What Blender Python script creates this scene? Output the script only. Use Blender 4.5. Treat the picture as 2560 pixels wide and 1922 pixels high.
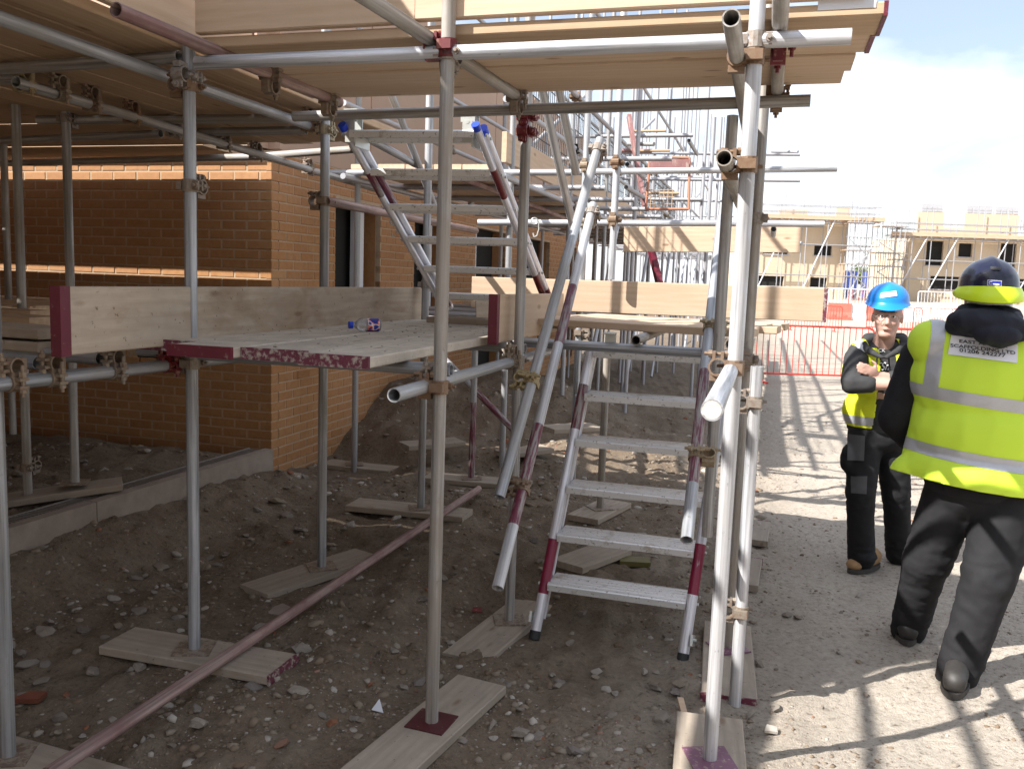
import bpy, bmesh, math, random
import numpy as np
from mathutils import Vector, Matrix, noise
random.seed(7); rng = np.random.default_rng(7)
for o in list(bpy.data.objects): bpy.data.objects.remove(o)
S = bpy.context.scene
COL = S.collection
# ------------------------------------------------------------------ camera
FPX, CX, CY = 2200.0, 1280.0, 961.0          # focal length / centre in photograph pixels (2560 x 1922)
CAM = Vector((0, 0, 1.70)); PITCH = math.radians(6.8); ROLL = math.radians(1.95)
FWD = Vector((0, math.cos(PITCH), -math.sin(PITCH)))
_u0 = Vector((0, math.sin(PITCH), math.cos(PITCH)))
RT = Vector((1, 0, 0)) * math.cos(ROLL) + _u0 * math.sin(ROLL)
UP = RT.cross(FWD)
cd = bpy.data.cameras.new('camera'); cam = bpy.data.objects.new('camera', cd); COL.objects.link(cam)
cd.sensor_width = 36.0; cd.lens = 36.0 * FPX / 2560.0; cd.clip_end = 2000; cd.clip_start = 0.05
cd.dof.use_dof = True; cd.dof.focus_distance = 4.2; cd.dof.aperture_fstop = 9.0
cam.matrix_world = Matrix(((RT.x, UP.x, -FWD.x, CAM.x), (RT.y, UP.y, -FWD.y, CAM.y), (RT.z, UP.z, -FWD.z, CAM.z), (0, 0, 0, 1)))
S.camera = cam
# ------------------------------------------------------------------ sky and sun
SUN_EL = math.radians(42.0); SUN_HEAD = math.radians(64.0)   # heading the light travels towards, clockwise from +Y
W = bpy.data.worlds.new('World'); S.world = W; W.use_nodes = True
nt = W.node_tree; nt.nodes.clear()
def N(nt, t, **k):
    n = nt.nodes.new(t)
    for a, b in k.items():
        if a == 'loc': n.location = b
        elif hasattr(n, a): setattr(n, a, b)
        else: n.inputs[a].default_value = b
    return n
sky = N(nt, 'ShaderNodeTexSky', sky_type='NISHITA', sun_disc=False, sun_elevation=SUN_EL, sun_rotation=SUN_HEAD + math.pi, air_density=1.0, dust_density=1.2, ozone_density=1.2)
bg = N(nt, 'ShaderNodeBackground'); bg.inputs[1].default_value = 0.085
outw = N(nt, 'ShaderNodeOutputWorld')
tcw = N(nt, 'ShaderNodeTexCoord'); mpw = N(nt, 'ShaderNodeMapping'); mpw.inputs['Scale'].default_value = (1.6, 1.6, 4.5); mpw.inputs['Location'].default_value = (0.35, 0.2, 0.1)
nzw = N(nt, 'ShaderNodeTexNoise'); nzw.inputs['Scale'].default_value = 2.0; nzw.inputs['Detail'].default_value = 6; nzw.inputs['Roughness'].default_value = 0.55; nzw.inputs['Distortion'].default_value = 0.3
rpw = N(nt, 'ShaderNodeValToRGB'); rpw.color_ramp.elements[0].position = 0.40; rpw.color_ramp.elements[1].position = 0.70; rpw.color_ramp.elements[0].color = (.22, .22, .22, 1)
mxw = N(nt, 'ShaderNodeMix', data_type='RGBA'); mxw.inputs[7].default_value = (8.6, 8.9, 9.4, 1)
L = nt.links.new
L(tcw.outputs['Generated'], mpw.inputs[0]); L(mpw.outputs[0], nzw.inputs[0]); L(nzw.outputs[0], rpw.inputs[0])
L(rpw.outputs[0], mxw.inputs[0]); L(sky.outputs[0], mxw.inputs[6]); L(mxw.outputs[2], bg.inputs[0]); L(bg.outputs[0], outw.inputs[0])
sl = bpy.data.lights.new('sun', 'SUN'); sl.energy = 5.0; sl.angle = math.radians(0.53); sl.color = (1.0, 0.965, 0.91)
sun = bpy.data.objects.new('sun', sl); COL.objects.link(sun)
_d = Vector((math.sin(SUN_HEAD) * math.cos(SUN_EL), math.cos(SUN_HEAD) * math.cos(SUN_EL), -math.sin(SUN_EL)))
sun.rotation_euler = _d.to_track_quat('-Z', 'Y').to_euler(); sun.location = -_d * 30
# ------------------------------------------------------------------ exposure
S.render.engine = 'CYCLES'
S.view_settings.view_transform = 'Standard'; S.view_settings.look = 'None'; S.view_settings.exposure = 1.12; S.view_settings.gamma = 1.0; S.view_settings.use_curve_mapping = False
S.cycles.max_bounces = 6; S.cycles.diffuse_bounces = 4; S.cycles.glossy_bounces = 3; S.cycles.transmission_bounces = 4

# ------------------------------------------------------------------ geometry helpers
def P(x, y, zc): return CAM + (RT * ((x - CX) / FPX) + UP * ((CY - y) / FPX) + FWD) * zc
def PZ(x, y, h):
    d = P(x, y, 1) - CAM; return CAM + d * ((h - CAM.z) / d.z)
def PY(x, y, Y):
    d = P(x, y, 1) - CAM; return CAM + d * (Y / d.y)
def V2(h): return Vector((math.sin(math.radians(h)), math.cos(math.radians(h)), 0))
V = V2(16.0); U = V2(106.0); Z = Vector((0, 0, 1))
def empty(name, loc=(0, 0, 0), label=None, cat=None, group=None):
    o = bpy.data.objects.new(name, None); COL.objects.link(o); o.location = loc; o.empty_display_size = 0.1
    tag(o, label, cat, group); return o
def tag(o, label=None, cat=None, group=None, kind=None):
    if label: o['label'] = label
    if cat: o['category'] = cat
    if group: o['group'] = group
    if kind: o['kind'] = kind
    return o
def setparent(o, par):
    if par is not None:
        o.parent = par
        o.matrix_parent_inverse = par_world(par).inverted()
def par_world(o):
    m = Matrix.LocRotScale(o.location, o.rotation_euler, o.scale) if o.rotation_mode != 'QUATERNION' else Matrix.LocRotScale(o.location, o.rotation_quaternion, o.scale)
    if o.parent: return par_world(o.parent) @ o.matrix_parent_inverse @ m
    return m
def mesh(name, verts, faces, mats=None, smooth=False, mi=None):
    me = bpy.data.meshes.new(name); me.from_pydata([tuple(v) for v in verts], [], faces)
    for m in (mats or []): me.materials.append(m)
    if mi is not None:
        for p, k in zip(me.polygons, mi): p.material_index = k
    if smooth:
        for p in me.polygons: p.use_smooth = True
    me.update(); return me
def obj(name, me, par=None, M=None, label=None, cat=None, group=None, kind=None):
    o = bpy.data.objects.new(name, me); COL.objects.link(o)
    if M is not None:
        loc, q, sc = M.decompose(); o.location = loc; o.rotation_euler = q.to_euler(); o.scale = sc
    setparent(o, par); tag(o, label, cat, group, kind); return o
def frame(origin, xdir, zhint=Z):
    x = Vector(xdir).normalized(); y = Vector(zhint).cross(x)
    if y.length < 1e-4: y = Vector((0, 1, 0)).cross(x)
    y.normalize(); z = x.cross(y)
    return Matrix(((x.x, y.x, z.x, origin[0]), (x.y, y.y, z.y, origin[1]), (x.z, y.z, z.z, origin[2]), (0, 0, 0, 1)))
def smooth_by_angle(me, ang=0.6):
    for p in me.polygons: p.use_smooth = True
    bm = bmesh.new(); bm.from_mesh(me)
    for e in bm.edges:
        if len(e.link_faces) == 2 and e.calc_face_angle(0) > ang: e.smooth = False
    bm.to_mesh(me); bm.free()
class MB:
    "collects simple solids into one mesh"
    def __init__(s): s.v = []; s.f = []; s.m = []
    def add(s, vs, fs, mi=0):
        k = len(s.v); s.v += [tuple(v) for v in vs]; s.f += [tuple(i + k for i in f) for f in fs]; s.m += [mi] * len(fs); return s
    def box(s, c, d, M=None, mi=0):
        x, y, z = d[0] / 2, d[1] / 2, d[2] / 2
        vs = [Vector((c[0] + i * x, c[1] + j * y, c[2] + k * z)) for i in (-1, 1) for j in (-1, 1) for k in (-1, 1)]
        if M is not None: vs = [M @ v for v in vs]
        return s.add(vs, [(0, 1, 3, 2), (4, 6, 7, 5), (0, 4, 5, 1), (2, 3, 7, 6), (0, 2, 6, 4), (1, 5, 7, 3)], mi)
    def prism(s, prof, x0, x1, M=None, mi=0):
        "profile in local YZ extruded along X"
        n = len(prof); vs = [Vector((x0, a, b)) for a, b in prof] + [Vector((x1, a, b)) for a, b in prof]
        if M is not None: vs = [M @ v for v in vs]
        fs = [(i, (i + 1) % n, n + (i + 1) % n, n + i) for i in range(n)] + [tuple(range(n))[::-1], tuple(range(n, 2 * n))]
        return s.add(vs, fs, mi)
    def cyl(s, a, b, r, n=10, mi=0, r2=None, caps=True):
        a = Vector(a); b = Vector(b); d = (b - a).normalized(); t = d.orthogonal().normalized(); w = d.cross(t); r2 = r if r2 is None else r2
        ring = lambda c, r: [c + (t * math.cos(2 * math.pi * i / n) + w * math.sin(2 * math.pi * i / n)) * r for i in range(n)]
        fs = [(i, (i + 1) % n, n + (i + 1) % n, n + i) for i in range(n)]
        if caps: fs += [tuple(range(n))[::-1], tuple(range(n, 2 * n))]
        return s.add(ring(a, r) + ring(b, r2), fs, mi)
    def build(s, name, mats, par=None, smooth=False, **k):
        me = mesh(name, s.v, s.f, mats if isinstance(mats, (list, tuple)) else [mats], False, s.m)
        if smooth: smooth_by_angle(me)
        return obj(name, me, par, **k)
# ------------------------------------------------------------------ materials
MAT = {}
def newmat(name):
    m = bpy.data.materials.new(name); m.use_nodes = True; nt = m.node_tree; nt.nodes.clear()
    out = nt.nodes.new('ShaderNodeOutputMaterial'); b = nt.nodes.new('ShaderNodeBsdfPrincipled'); nt.links.new(b.outputs[0], out.inputs[0])
    MAT[name] = m; return m, nt, b
def ramp(nt, stops, fac):
    r = nt.nodes.new('ShaderNodeValToRGB'); cr = r.color_ramp
    while len(cr.elements) < len(stops): cr.elements.new(0.5)
    for e, (p, c) in zip(cr.elements, stops): e.position = p; e.color = (c[0], c[1], c[2], 1)
    nt.links.new(fac, r.inputs[0]); return r
def noise_n(nt, vec, scale, detail=4, rough=0.55, dist=0.0):
    n = nt.nodes.new('ShaderNodeTexNoise'); n.inputs['Scale'].default_value = scale; n.inputs['Detail'].default_value = detail; n.inputs['Roughness'].default_value = rough; n.inputs['Distortion'].default_value = dist
    if vec is not None: nt.links.new(vec, n.inputs['Vector'])
    return n
def mapping(nt, src, scale=(1, 1, 1), loc=(0, 0, 0)):
    m = nt.nodes.new('ShaderNodeMapping'); m.inputs['Scale'].default_value = scale; m.inputs['Location'].default_value = loc; nt.links.new(src, m.inputs[0]); return m
def mixc(nt, fac, a, b, mode='MIX'):
    m = nt.nodes.new('ShaderNodeMix'); m.data_type = 'RGBA'; m.blend_type = mode; m.clamp_factor = True
    for s, v in ((0, fac), (6, a), (7, b)):
        if isinstance(v, (int, float)): m.inputs[s].default_value = v
        elif isinstance(v, tuple): m.inputs[s].default_value = (v[0], v[1], v[2], 1)
        else: nt.links.new(v, m.inputs[s])
    return m.outputs[2]
def math_n(nt, op, a, b=None):
    m = nt.nodes.new('ShaderNodeMath'); m.operation = op
    for i, v in enumerate((a, b)):
        if v is None: continue
        if isinstance(v, (int, float)): m.inputs[i].default_value = v
        else: nt.links.new(v, m.inputs[i])
    return m.outputs[0]
def bump(nt, b, h, strength=0.3, dist=0.01):
    n = nt.nodes.new('ShaderNodeBump'); n.inputs['Strength'].default_value = strength; n.inputs['Distance'].default_value = dist
    nt.links.new(h, n.inputs['Height']); nt.links.new(n.outputs[0], b.inputs['Normal'])
def coords(nt):
    tc = nt.nodes.new('ShaderNodeTexCoord'); oi = nt.nodes.new('ShaderNodeObjectInfo')
    add = nt.nodes.new('ShaderNodeVectorMath'); add.operation = 'MULTIPLY_ADD'
    nt.links.new(oi.outputs['Random'], add.inputs[0]); add.inputs[1].default_value = (37.0, 53.0, 71.0); nt.links.new(tc.outputs['Object'], add.inputs[2])
    return tc, oi, add.outputs[0]

def mat_steel(name, base, mud, mudfac=0.5, metal=0.55, rough=0.48):
    m, nt, b = newmat(name); tc, oi, v = coords(nt)
    st = noise_n(nt, mapping(nt, v, (55, 55, 1.3)).outputs[0], 1.0, 5, 0.6)
    c1 = ramp(nt, [(0.32, [x * 0.42 for x in base]), (0.5, base), (0.66, [min(1, x * 1.45) for x in base])], st.outputs[0]).outputs[0]
    ng = noise_n(nt, mapping(nt, v, (9, 9, 4)).outputs[0], 1.0, 6, 0.65)
    vr = math_n(nt, 'MULTIPLY_ADD', oi.outputs['Random'], 0.25); vr.node.inputs[2].default_value = -0.12
    f = ramp(nt, [(0.42, (0, 0, 0)), (0.66, (mudfac,) * 3)], math_n(nt, 'ADD', ng.outputs[0], vr)).outputs[0]
    c = mixc(nt, f, c1, mud)
    sp = noise_n(nt, mapping(nt, v, (70, 70, 30)).outputs[0], 1.0, 3, 0.6)
    c = mixc(nt, ramp(nt, [(0.66, (0, 0, 0)), (0.75, (0.55,) * 3)], sp.outputs[0]).outputs[0], c, (0.16, 0.14, 0.12))
    nt.links.new(c, b.inputs['Base Color'])
    nt.links.new(math_n(nt, 'MULTIPLY', math_n(nt, 'SUBTRACT', 1.0, f), metal), b.inputs['Metallic'])
    nt.links.new(ramp(nt, [(0.3, (rough - 0.1,) * 3), (0.7, (rough + 0.2,) * 3)], ng.outputs[0]).outputs[0], b.inputs['Roughness'])
    bump(nt, b, sp.outputs[0], 0.15, 0.002); return m
mat_steel('galv_tube', (0.34, 0.35, 0.37), (0.27, 0.24, 0.20), 0.5, 0.45)
mat_steel('galv_tube_muddy', (0.33, 0.32, 0.31), (0.25, 0.205, 0.155), 0.65, 0.3, 0.58)
mat_steel('aluminium_tube', (0.50, 0.51, 0.54), (0.38, 0.34, 0.30), 0.4, 0.4, 0.45)
mat_steel('stair_alloy', (0.66, 0.66, 0.72), (0.5, 0.46, 0.42), 0.25, 0.4, 0.4)
mat_steel('pink_dusty_tube', (0.29, 0.205, 0.18), (0.17, 0.075, 0.075), 0.7, 0.05, 0.75)

def mat_paint(name, col, under, amount=0.5, rough=0.5, sc=(60, 60, 12)):
    m, nt, b = newmat(name); tc, oi, v = coords(nt)
    n1 = noise_n(nt, mapping(nt, v, sc).outputs[0], 1.0, 5, 0.65)
    f = ramp(nt, [(amount - 0.06, (0, 0, 0)), (amount + 0.06, (1, 1, 1))], n1.outputs[0]).outputs[0]
    n2 = noise_n(nt, v, 9, 3)
    c = mixc(nt, n2.outputs[0], tuple(x * 0.7 for x in col), tuple(min(1, x * 1.25) for x in col))
    nt.links.new(mixc(nt, f, c, under), b.inputs['Base Color']); b.inputs['Roughness'].default_value = rough
    bump(nt, b, n1.outputs[0], 0.2, 0.002); return m
mat_paint('maroon_paint', (0.115, 0.007, 0.020), (0.26, 0.2, 0.17), 0.68, 0.5, (40, 40, 40))
mat_paint('maroon_paint_worn', (0.13, 0.022, 0.045), (0.29, 0.26, 0.25), 0.52, 0.5, (70, 70, 6))
mat_paint('end_worn', (0.12, 0.02, 0.04), (0.36, 0.31, 0.27), 0.55, 0.6, (45, 45, 45))
mat_paint('pink_faded', (0.25, 0.12, 0.115), (0.36, 0.28, 0.24), 0.6, 0.6, (20, 20, 6))
mat_paint('magenta_paint', (0.20, 0.008, 0.04), (0.4, 0.36, 0.38), 0.68, 0.35, (60, 60, 10))
mat_paint('red_coupler_paint', (0.13, 0.010, 0.014), (0.25, 0.12, 0.08), 0.62)
mat_paint('plate_rust', (0.17, 0.12, 0.09), (0.28, 0.23, 0.18), 0.50)
mat_paint('plate_maroon', (0.075, 0.012, 0.016), (0.2, 0.12, 0.09), 0.66)
mat_paint('plate_purple', (0.20, 0.085, 0.14), (0.34, 0.27, 0.22), 0.60)
mat_paint('red_barrier', (0.62, 0.045, 0.025), (0.5, 0.25, 0.2), 0.78, 0.45)
mat_paint('red_plastic', (0.50, 0.14, 0.10), (0.55, 0.3, 0.26), 0.7, 0.5)
mat_paint('white_barrier', (0.78, 0.76, 0.74), (0.6, 0.5, 0.45), 0.75, 0.5)
mat_paint('blue_container', (0.03, 0.06, 0.26), (0.1, 0.12, 0.3), 0.72, 0.5)

def mat_coupler():
    m, nt, b = newmat('coupler_steel'); tc, oi, v = coords(nt)
    base = ramp(nt, [(0.0, (0.30, 0.28, 0.26)), (0.35, (0.25, 0.21, 0.17)), (0.6, (0.20, 0.125, 0.075)), (0.86, (0.30, 0.25, 0.19)), (0.92, (0.34, 0.27, 0.13)), (1.0, (0.30, 0.28, 0.26))], oi.outputs['Random']).outputs[0]
    n = noise_n(nt, v, 60, 5, 0.65)
    c = mixc(nt, ramp(nt, [(0.45, (0, 0, 0)), (0.7, (0.7,) * 3)], n.outputs[0]).outputs[0], base, (0.17, 0.085, 0.045))
    nt.links.new(c, b.inputs['Base Color']); b.inputs['Metallic'].default_value = 0.35; b.inputs['Roughness'].default_value = 0.6
    bump(nt, b, n.outputs[0], 0.3, 0.003)
mat_coupler()

def mat_timber(name, c0, c1, stain, stainfac=0.5, dirt=0.0):
    m, nt, b = newmat(name); tc, oi, v = coords(nt)
    g = noise_n(nt, mapping(nt, v, (1.6, 26, 26)).outputs[0], 1.0, 6, 0.6, 1.2)
    ring = nt.nodes.new('ShaderNodeTexWave'); ring.wave_type = 'BANDS'; ring.bands_direction = 'Y'; ring.inputs['Scale'].default_value = 7; ring.inputs['Distortion'].default_value = 9; ring.inputs['Detail'].default_value = 2; ring.inputs['Detail Scale'].default_value = 0.6
    nt.links.new(mapping(nt, v, (0.35, 1, 1)).outputs[0], ring.inputs[0])
    gg = math_n(nt, 'ADD', math_n(nt, 'MULTIPLY', g.outputs[0], 0.88), math_n(nt, 'MULTIPLY', ring.outputs[0], 0.12))
    c = ramp(nt, [(0.3, c0), (0.65, c1)], gg).outputs[0]
    big = noise_n(nt, mapping(nt, v, (2.2, 5, 5)).outputs[0], 1.0, 5, 0.62, 0.4)
    c = mixc(nt, ramp(nt, [(0.5, (0, 0, 0)), (0.72, (stainfac,) * 3)], big.outputs[0]).outputs[0], c, stain)
    kn = nt.nodes.new('ShaderNodeTexVoronoi'); kn.inputs['Scale'].default_value = 1.0; nt.links.new(mapping(nt, v, (3.2, 9, 9)).outputs[0], kn.inputs[0])
    c = mixc(nt, ramp(nt, [(0.06, (0.75,) * 3), (0.15, (0, 0, 0))], kn.outputs[0]).outputs[0], c, (0.17, 0.09, 0.045))
    ck = noise_n(nt, mapping(nt, v, (1.0, 60, 60)).outputs[0], 1.0, 4, 0.5)
    c = mixc(nt, ramp(nt, [(0.70, (0, 0, 0)), (0.76, (0.6,) * 3)], ck.outputs[0]).outputs[0], c, (0.12, 0.08, 0.05))
    c = mixc(nt, math_n(nt, 'MULTIPLY', oi.outputs['Random'], 0.45), c, tuple(x * 0.72 for x in c0))
    if dirt > 0:
        dn = noise_n(nt, v, 7, 8, 0.7)
        c = mixc(nt, ramp(nt, [(0.42, (0, 0, 0)), (0.7, (dirt,) * 3)], dn.outputs[0]).outputs[0], c, (0.27, 0.23, 0.19))
        sp = noise_n(nt, v, 45, 4, 0.6)
        c = mixc(nt, ramp(nt, [(0.66, (0, 0, 0)), (0.7, (0.8,) * 3)], sp.outputs[0]).outputs[0], c, (0.13, 0.10, 0.075))
    nt.links.new(c, b.inputs['Base Color']); b.inputs['Roughness'].default_value = 0.75; b.inputs['Specular IOR Level'].default_value = 0.25
    bump(nt, b, math_n(nt, 'ADD', g.outputs[0], ck.outputs[0]), 0.25, 0.003); return m
mat_timber('timber_board', (0.43, 0.295, 0.185), (0.54, 0.395, 0.265), (0.33, 0.215, 0.13), 0.45)
mat_timber('timber_fresh', (0.53, 0.385, 0.265), (0.63, 0.475, 0.345), (0.46, 0.325, 0.215), 0.35)
mat_timber('timber_weathered', (0.40, 0.315, 0.235), (0.50, 0.41, 0.32), (0.24, 0.15, 0.08), 0.85, 0.3)
mat_timber('timber_dusty', (0.50, 0.44, 0.365), (0.61, 0.545, 0.46), (0.36, 0.29, 0.22), 0.5, 0.55)
mat_timber('sole_timber', (0.30, 0.25, 0.20), (0.43, 0.36, 0.29), (0.25, 0.19, 0.14), 0.5, 0.7)

def mat_brick(name, cols, objrand=True):
    m, nt, b = newmat(name); tc, oi, v = coords(nt)
    base = ramp(nt, cols, oi.outputs['Random']).outputs[0]
    n = noise_n(nt, v, 30, 6, 0.65); n2 = noise_n(nt, v, 7, 3)
    c = mixc(nt, ramp(nt, [(0.35, (0, 0, 0)), (0.75, (0.45,) * 3)], n.outputs[0]).outputs[0], base, (0.26, 0.11, 0.045))
    c = mixc(nt, ramp(nt, [(0.5, (0, 0, 0)), (0.8, (0.3,) * 3)], n2.outputs[0]).outputs[0], c, (0.5, 0.34, 0.2))
    nt.links.new(c, b.inputs['Base Color']); b.inputs['Roughness'].default_value = 0.85; b.inputs['Specular IOR Level'].default_value = 0.2
    bump(nt, b, n.outputs[0], 0.35, 0.004)
mat_brick('brick_orange', [(0.0, (0.40, 0.20, 0.085)), (0.5, (0.44, 0.228, 0.10)), (0.8, (0.39, 0.188, 0.078)), (1.0, (0.47, 0.257, 0.12))])

def mat_simple(name, col, rough=0.6, metal=0.0, var=0.25, sc=12, bumps=0.0, spec=0.5):
    m, nt, b = newmat(name); tc, oi, v = coords(nt)
    n = noise_n(nt, v, sc, 5, 0.6)
    c = mixc(nt, n.outputs[0], tuple(x * (1 - var) for x in col), tuple(min(1, x * (1 + var)) for x in col))
    nt.links.new(c, b.inputs['Base Color']); b.inputs['Roughness'].default_value = rough; b.inputs['Metallic'].default_value = metal; b.inputs['Specular IOR Level'].default_value = spec
    if bumps: bump(nt, b, n.outputs[0], bumps, 0.004)
    return m
mat_simple('mortar', (0.30, 0.25, 0.20), 0.9, 0, 0.3, 40, 0.3)
mat_simple('mortar_light', (0.44, 0.32, 0.21), 0.9, 0, 0.3, 40, 0.3)
mat_simple('concrete_kerb', (0.27, 0.22, 0.18), 0.9, 0, 0.4, 9, 0.5)
mat_simple('grate_steel', (0.30, 0.28, 0.26), 0.5, 0.6, 0.3, 30)
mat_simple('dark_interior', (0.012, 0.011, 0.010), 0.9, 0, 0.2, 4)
mat_simple('white_frame', (0.62, 0.63, 0.66), 0.45, 0, 0.08, 5)
mat_simple('block_grey', (0.42, 0.42, 0.44), 0.9, 0, 0.2, 10)
mat_simple('aluminium', (0.70, 0.70, 0.71), 0.38, 0.65, 0.12, 14)
mat_simple('zinc_plate', (0.52, 0.53, 0.50), 0.4, 0.6, 0.2, 20)
mat_simple('blue_cap', (0.01, 0.05, 0.55), 0.35, 0, 0.05, 5)
mat_simple('black_rubber', (0.02, 0.02, 0.022), 0.6, 0, 0.2, 20)
mat_simple('mesh_black', (0.03, 0.03, 0.035), 0.5, 0.2, 0.2, 20)
mat_simple('yellow_tape', (0.6, 0.42, 0.01), 0.5, 0, 0.1, 20)
mat_simple('mud_cap', (0.55, 0.52, 0.47), 0.85, 0, 0.35, 50, 0.6)
mat_simple('brick_red', (0.17, 0.055, 0.03), 0.85, 0, 0.3, 20, 0.3)
mat_simple('olive_litter', (0.13, 0.11, 0.03), 0.6, 0, 0.3, 20)
mat_simple('pink_board', (0.44, 0.305, 0.225), 0.8, 0, 0.12, 3, 0.1)
mat_simple('sand_brick', (0.60, 0.48, 0.345), 0.85, 0, 0.12, 6, 0.1)
mat_simple('orange_plastic', (0.42, 0.17, 0.10), 0.5, 0, 0.1, 6)
def mat_ground():
    m, nt, b = newmat('ground_soil'); tc = nt.nodes.new('ShaderNodeTexCoord'); v = tc.outputs['Object']
    big = noise_n(nt, v, 0.55, 5, 0.6); mid = noise_n(nt, v, 4.5, 7, 0.65); fine = noise_n(nt, v, 38, 8, 0.7); grit = noise_n(nt, v, 140, 3, 0.6)
    c = ramp(nt, [(0.30, (0.095, 0.078, 0.060)), (0.5, (0.18, 0.155, 0.125)), (0.68, (0.25, 0.225, 0.185))], mid.outputs[0]).outputs[0]
    # browner clay by the house, greyer trodden path on the right
    sx = nt.nodes.new('ShaderNodeSeparateXYZ'); nt.links.new(v, sx.inputs[0])
    fx = nt.nodes.new('ShaderNodeMapRange'); fx.inputs[1].default_value = -0.75; fx.inputs[2].default_value = 0.45
    nt.links.new(math_n(nt, 'ADD', math_n(nt, 'SUBTRACT', sx.outputs[0], math_n(nt, 'MULTIPLY', sx.outputs[1], 0.287)), math_n(nt, 'MULTIPLY', math_n(nt, 'SUBTRACT', big.outputs[0], 0.5), 0.9)), fx.inputs[0])
    clay = ramp(nt, [(0.3, (0.095, 0.064, 0.041)), (0.7, (0.25, 0.178, 0.118))], fine.outputs[0]).outputs[0]
    path = ramp(nt, [(0.25, (0.28, 0.242, 0.20)), (0.5, (0.43, 0.38, 0.322)), (0.75, (0.53, 0.48, 0.415))], fine.outputs[0]).outputs[0]
    c = mixc(nt, 0.6, c, clay); c = mixc(nt, fx.outputs[0], c, mixc(nt, 0.88, c, path))
    c = mixc(nt, ramp(nt, [(0.62, (0, 0, 0)), (0.72, (0.6,) * 3)], grit.outputs[0]).outputs[0], c, (0.38, 0.33, 0.275))
    c = mixc(nt, ramp(nt, [(0.30, (0.7,) * 3), (0.42, (0, 0, 0))], fine.outputs[0]).outputs[0], c, (0.055, 0.042, 0.032))
    nt.links.new(c, b.inputs['Base Color']); b.inputs['Roughness'].default_value = 0.95; b.inputs['Specular IOR Level'].default_value = 0.15
    h = math_n(nt, 'ADD', math_n(nt, 'MULTIPLY', fine.outputs[0], 0.7), math_n(nt, 'MULTIPLY', grit.outputs[0], 0.4))
    bump(nt, b, h, 0.9, 0.018)
mat_ground()
def mat_stone():
    m, nt, b = newmat('stone'); tc, oi, v = coords(nt)
    base = ramp(nt, [(0.0, (0.24, 0.20, 0.165)), (0.3, (0.34, 0.305, 0.26)), (0.55, (0.20, 0.18, 0.165)), (0.72, (0.29, 0.235, 0.175)), (0.90, (0.42, 0.39, 0.35)), (0.95, (0.38, 0.35, 0.31)), (0.96, (0.28, 0.11, 0.06)), (1.0, (0.30, 0.12, 0.065))], oi.outputs['Random']).outputs[0]
    n = noise_n(nt, v, 24, 6, 0.65)
    nt.links.new(mixc(nt, ramp(nt, [(0.35, (0.6,) * 3), (0.6, (0, 0, 0))], n.outputs[0]).outputs[0], base, (0.14, 0.11, 0.085)), b.inputs['Base Color'])
    b.inputs['Roughness'].default_value = 0.9; b.inputs['Specular IOR Level'].default_value = 0.2; bump(nt, b, n.outputs[0], 0.5, 0.006)
    m, nt, b = newmat('gravel'); tc = nt.nodes.new('ShaderNodeTexCoord')
    at = nt.nodes.new('ShaderNodeAttribute'); at.attribute_name = 'tone'
    base = ramp(nt, [(0.0, (0.15, 0.108, 0.074)), (0.3, (0.22, 0.17, 0.125)), (0.55, (0.27, 0.23, 0.185)), (0.72, (0.17, 0.12, 0.082)), (0.92, (0.40, 0.365, 0.32)), (0.975, (0.40, 0.37, 0.33)), (0.985, (0.26, 0.11, 0.065)), (1.0, (0.26, 0.11, 0.065))], at.outputs['Fac']).outputs[0]
    nt.links.new(base, b.inputs['Base Color']); b.inputs['Roughness'].default_value = 0.9; b.inputs['Specular IOR Level'].default_value = 0.2
mat_stone()
# ------------------------------------------------------------------ ground
def sstep(a, b, x):
    t = np.clip((x - a) / (b - a), 0, 1); return t * t * (3 - 2 * t)
DR0 = Vector((-2.87, 3.15, 0)); DR1 = Vector((-1.80, 6.45, 0)); DRD = (DR1 - DR0).normalized(); DRN = Vector((DRD.y, -DRD.x, 0))   # drain line, normal to the right
HC = [(-1.3, 3.5, .10), (-.25, 3.08, .045), (.70, 2.8, .06), (-1.02, 4.65, .10), (.03, 4.2, 0.0), (-1.66, 2.83, .0), (-.57, 5.6, .17), (-.3, 6.6, .17), (.6, 5.8, .16), (-1.35, 7.5, .06), (.93, 3.35, .02), (1.0, 3.6, .0),
      (.5, 3.9, -.02), (1.6, 3.5, 0), (2.0, 5.1, 0), (2.5, 7, 0), (0.3, 2.2, 0), (-1, 2, 0), (4, 4, 0), (4, 8, 0), (-0.4, 4.9, .12), (.9, 4.9, .06), (-.7, 3.9, .09), (.4, 5.0, .10), (3, 12, 0.1), (0, 13, .5), (-.75, 9.0, .62), (-.1, 9.8, .7), (.5, 10.6, .55), (1.3, 10.8, .25), (-.9, 8.1, .32), (1.9, 10, .05), (-.2, 7.6, .25)]
BASES = [PY(486, 1622, 3.5), PY(1079, 1805, 3.08), PY(1774, 1898, 2.8), PY(804, 1417, 4.65), PY(1273, 1550, 4.2), PY(21, 1890, 2.83), PZ(1820, 1618, .05), PY(1052, 1270, 5.6), PY(1178, 1195, 6.5), PY(1500, 1270, 5.8), PY(886, 1160, 7.45)]
HC = [h for h in HC if all((h[0] - b.x) ** 2 + (h[1] - b.y) ** 2 > .09 for b in BASES)] + [(b.x, b.y, b.z - .038) for b in BASES] * 2
_hc = np.array(HC)
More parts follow.
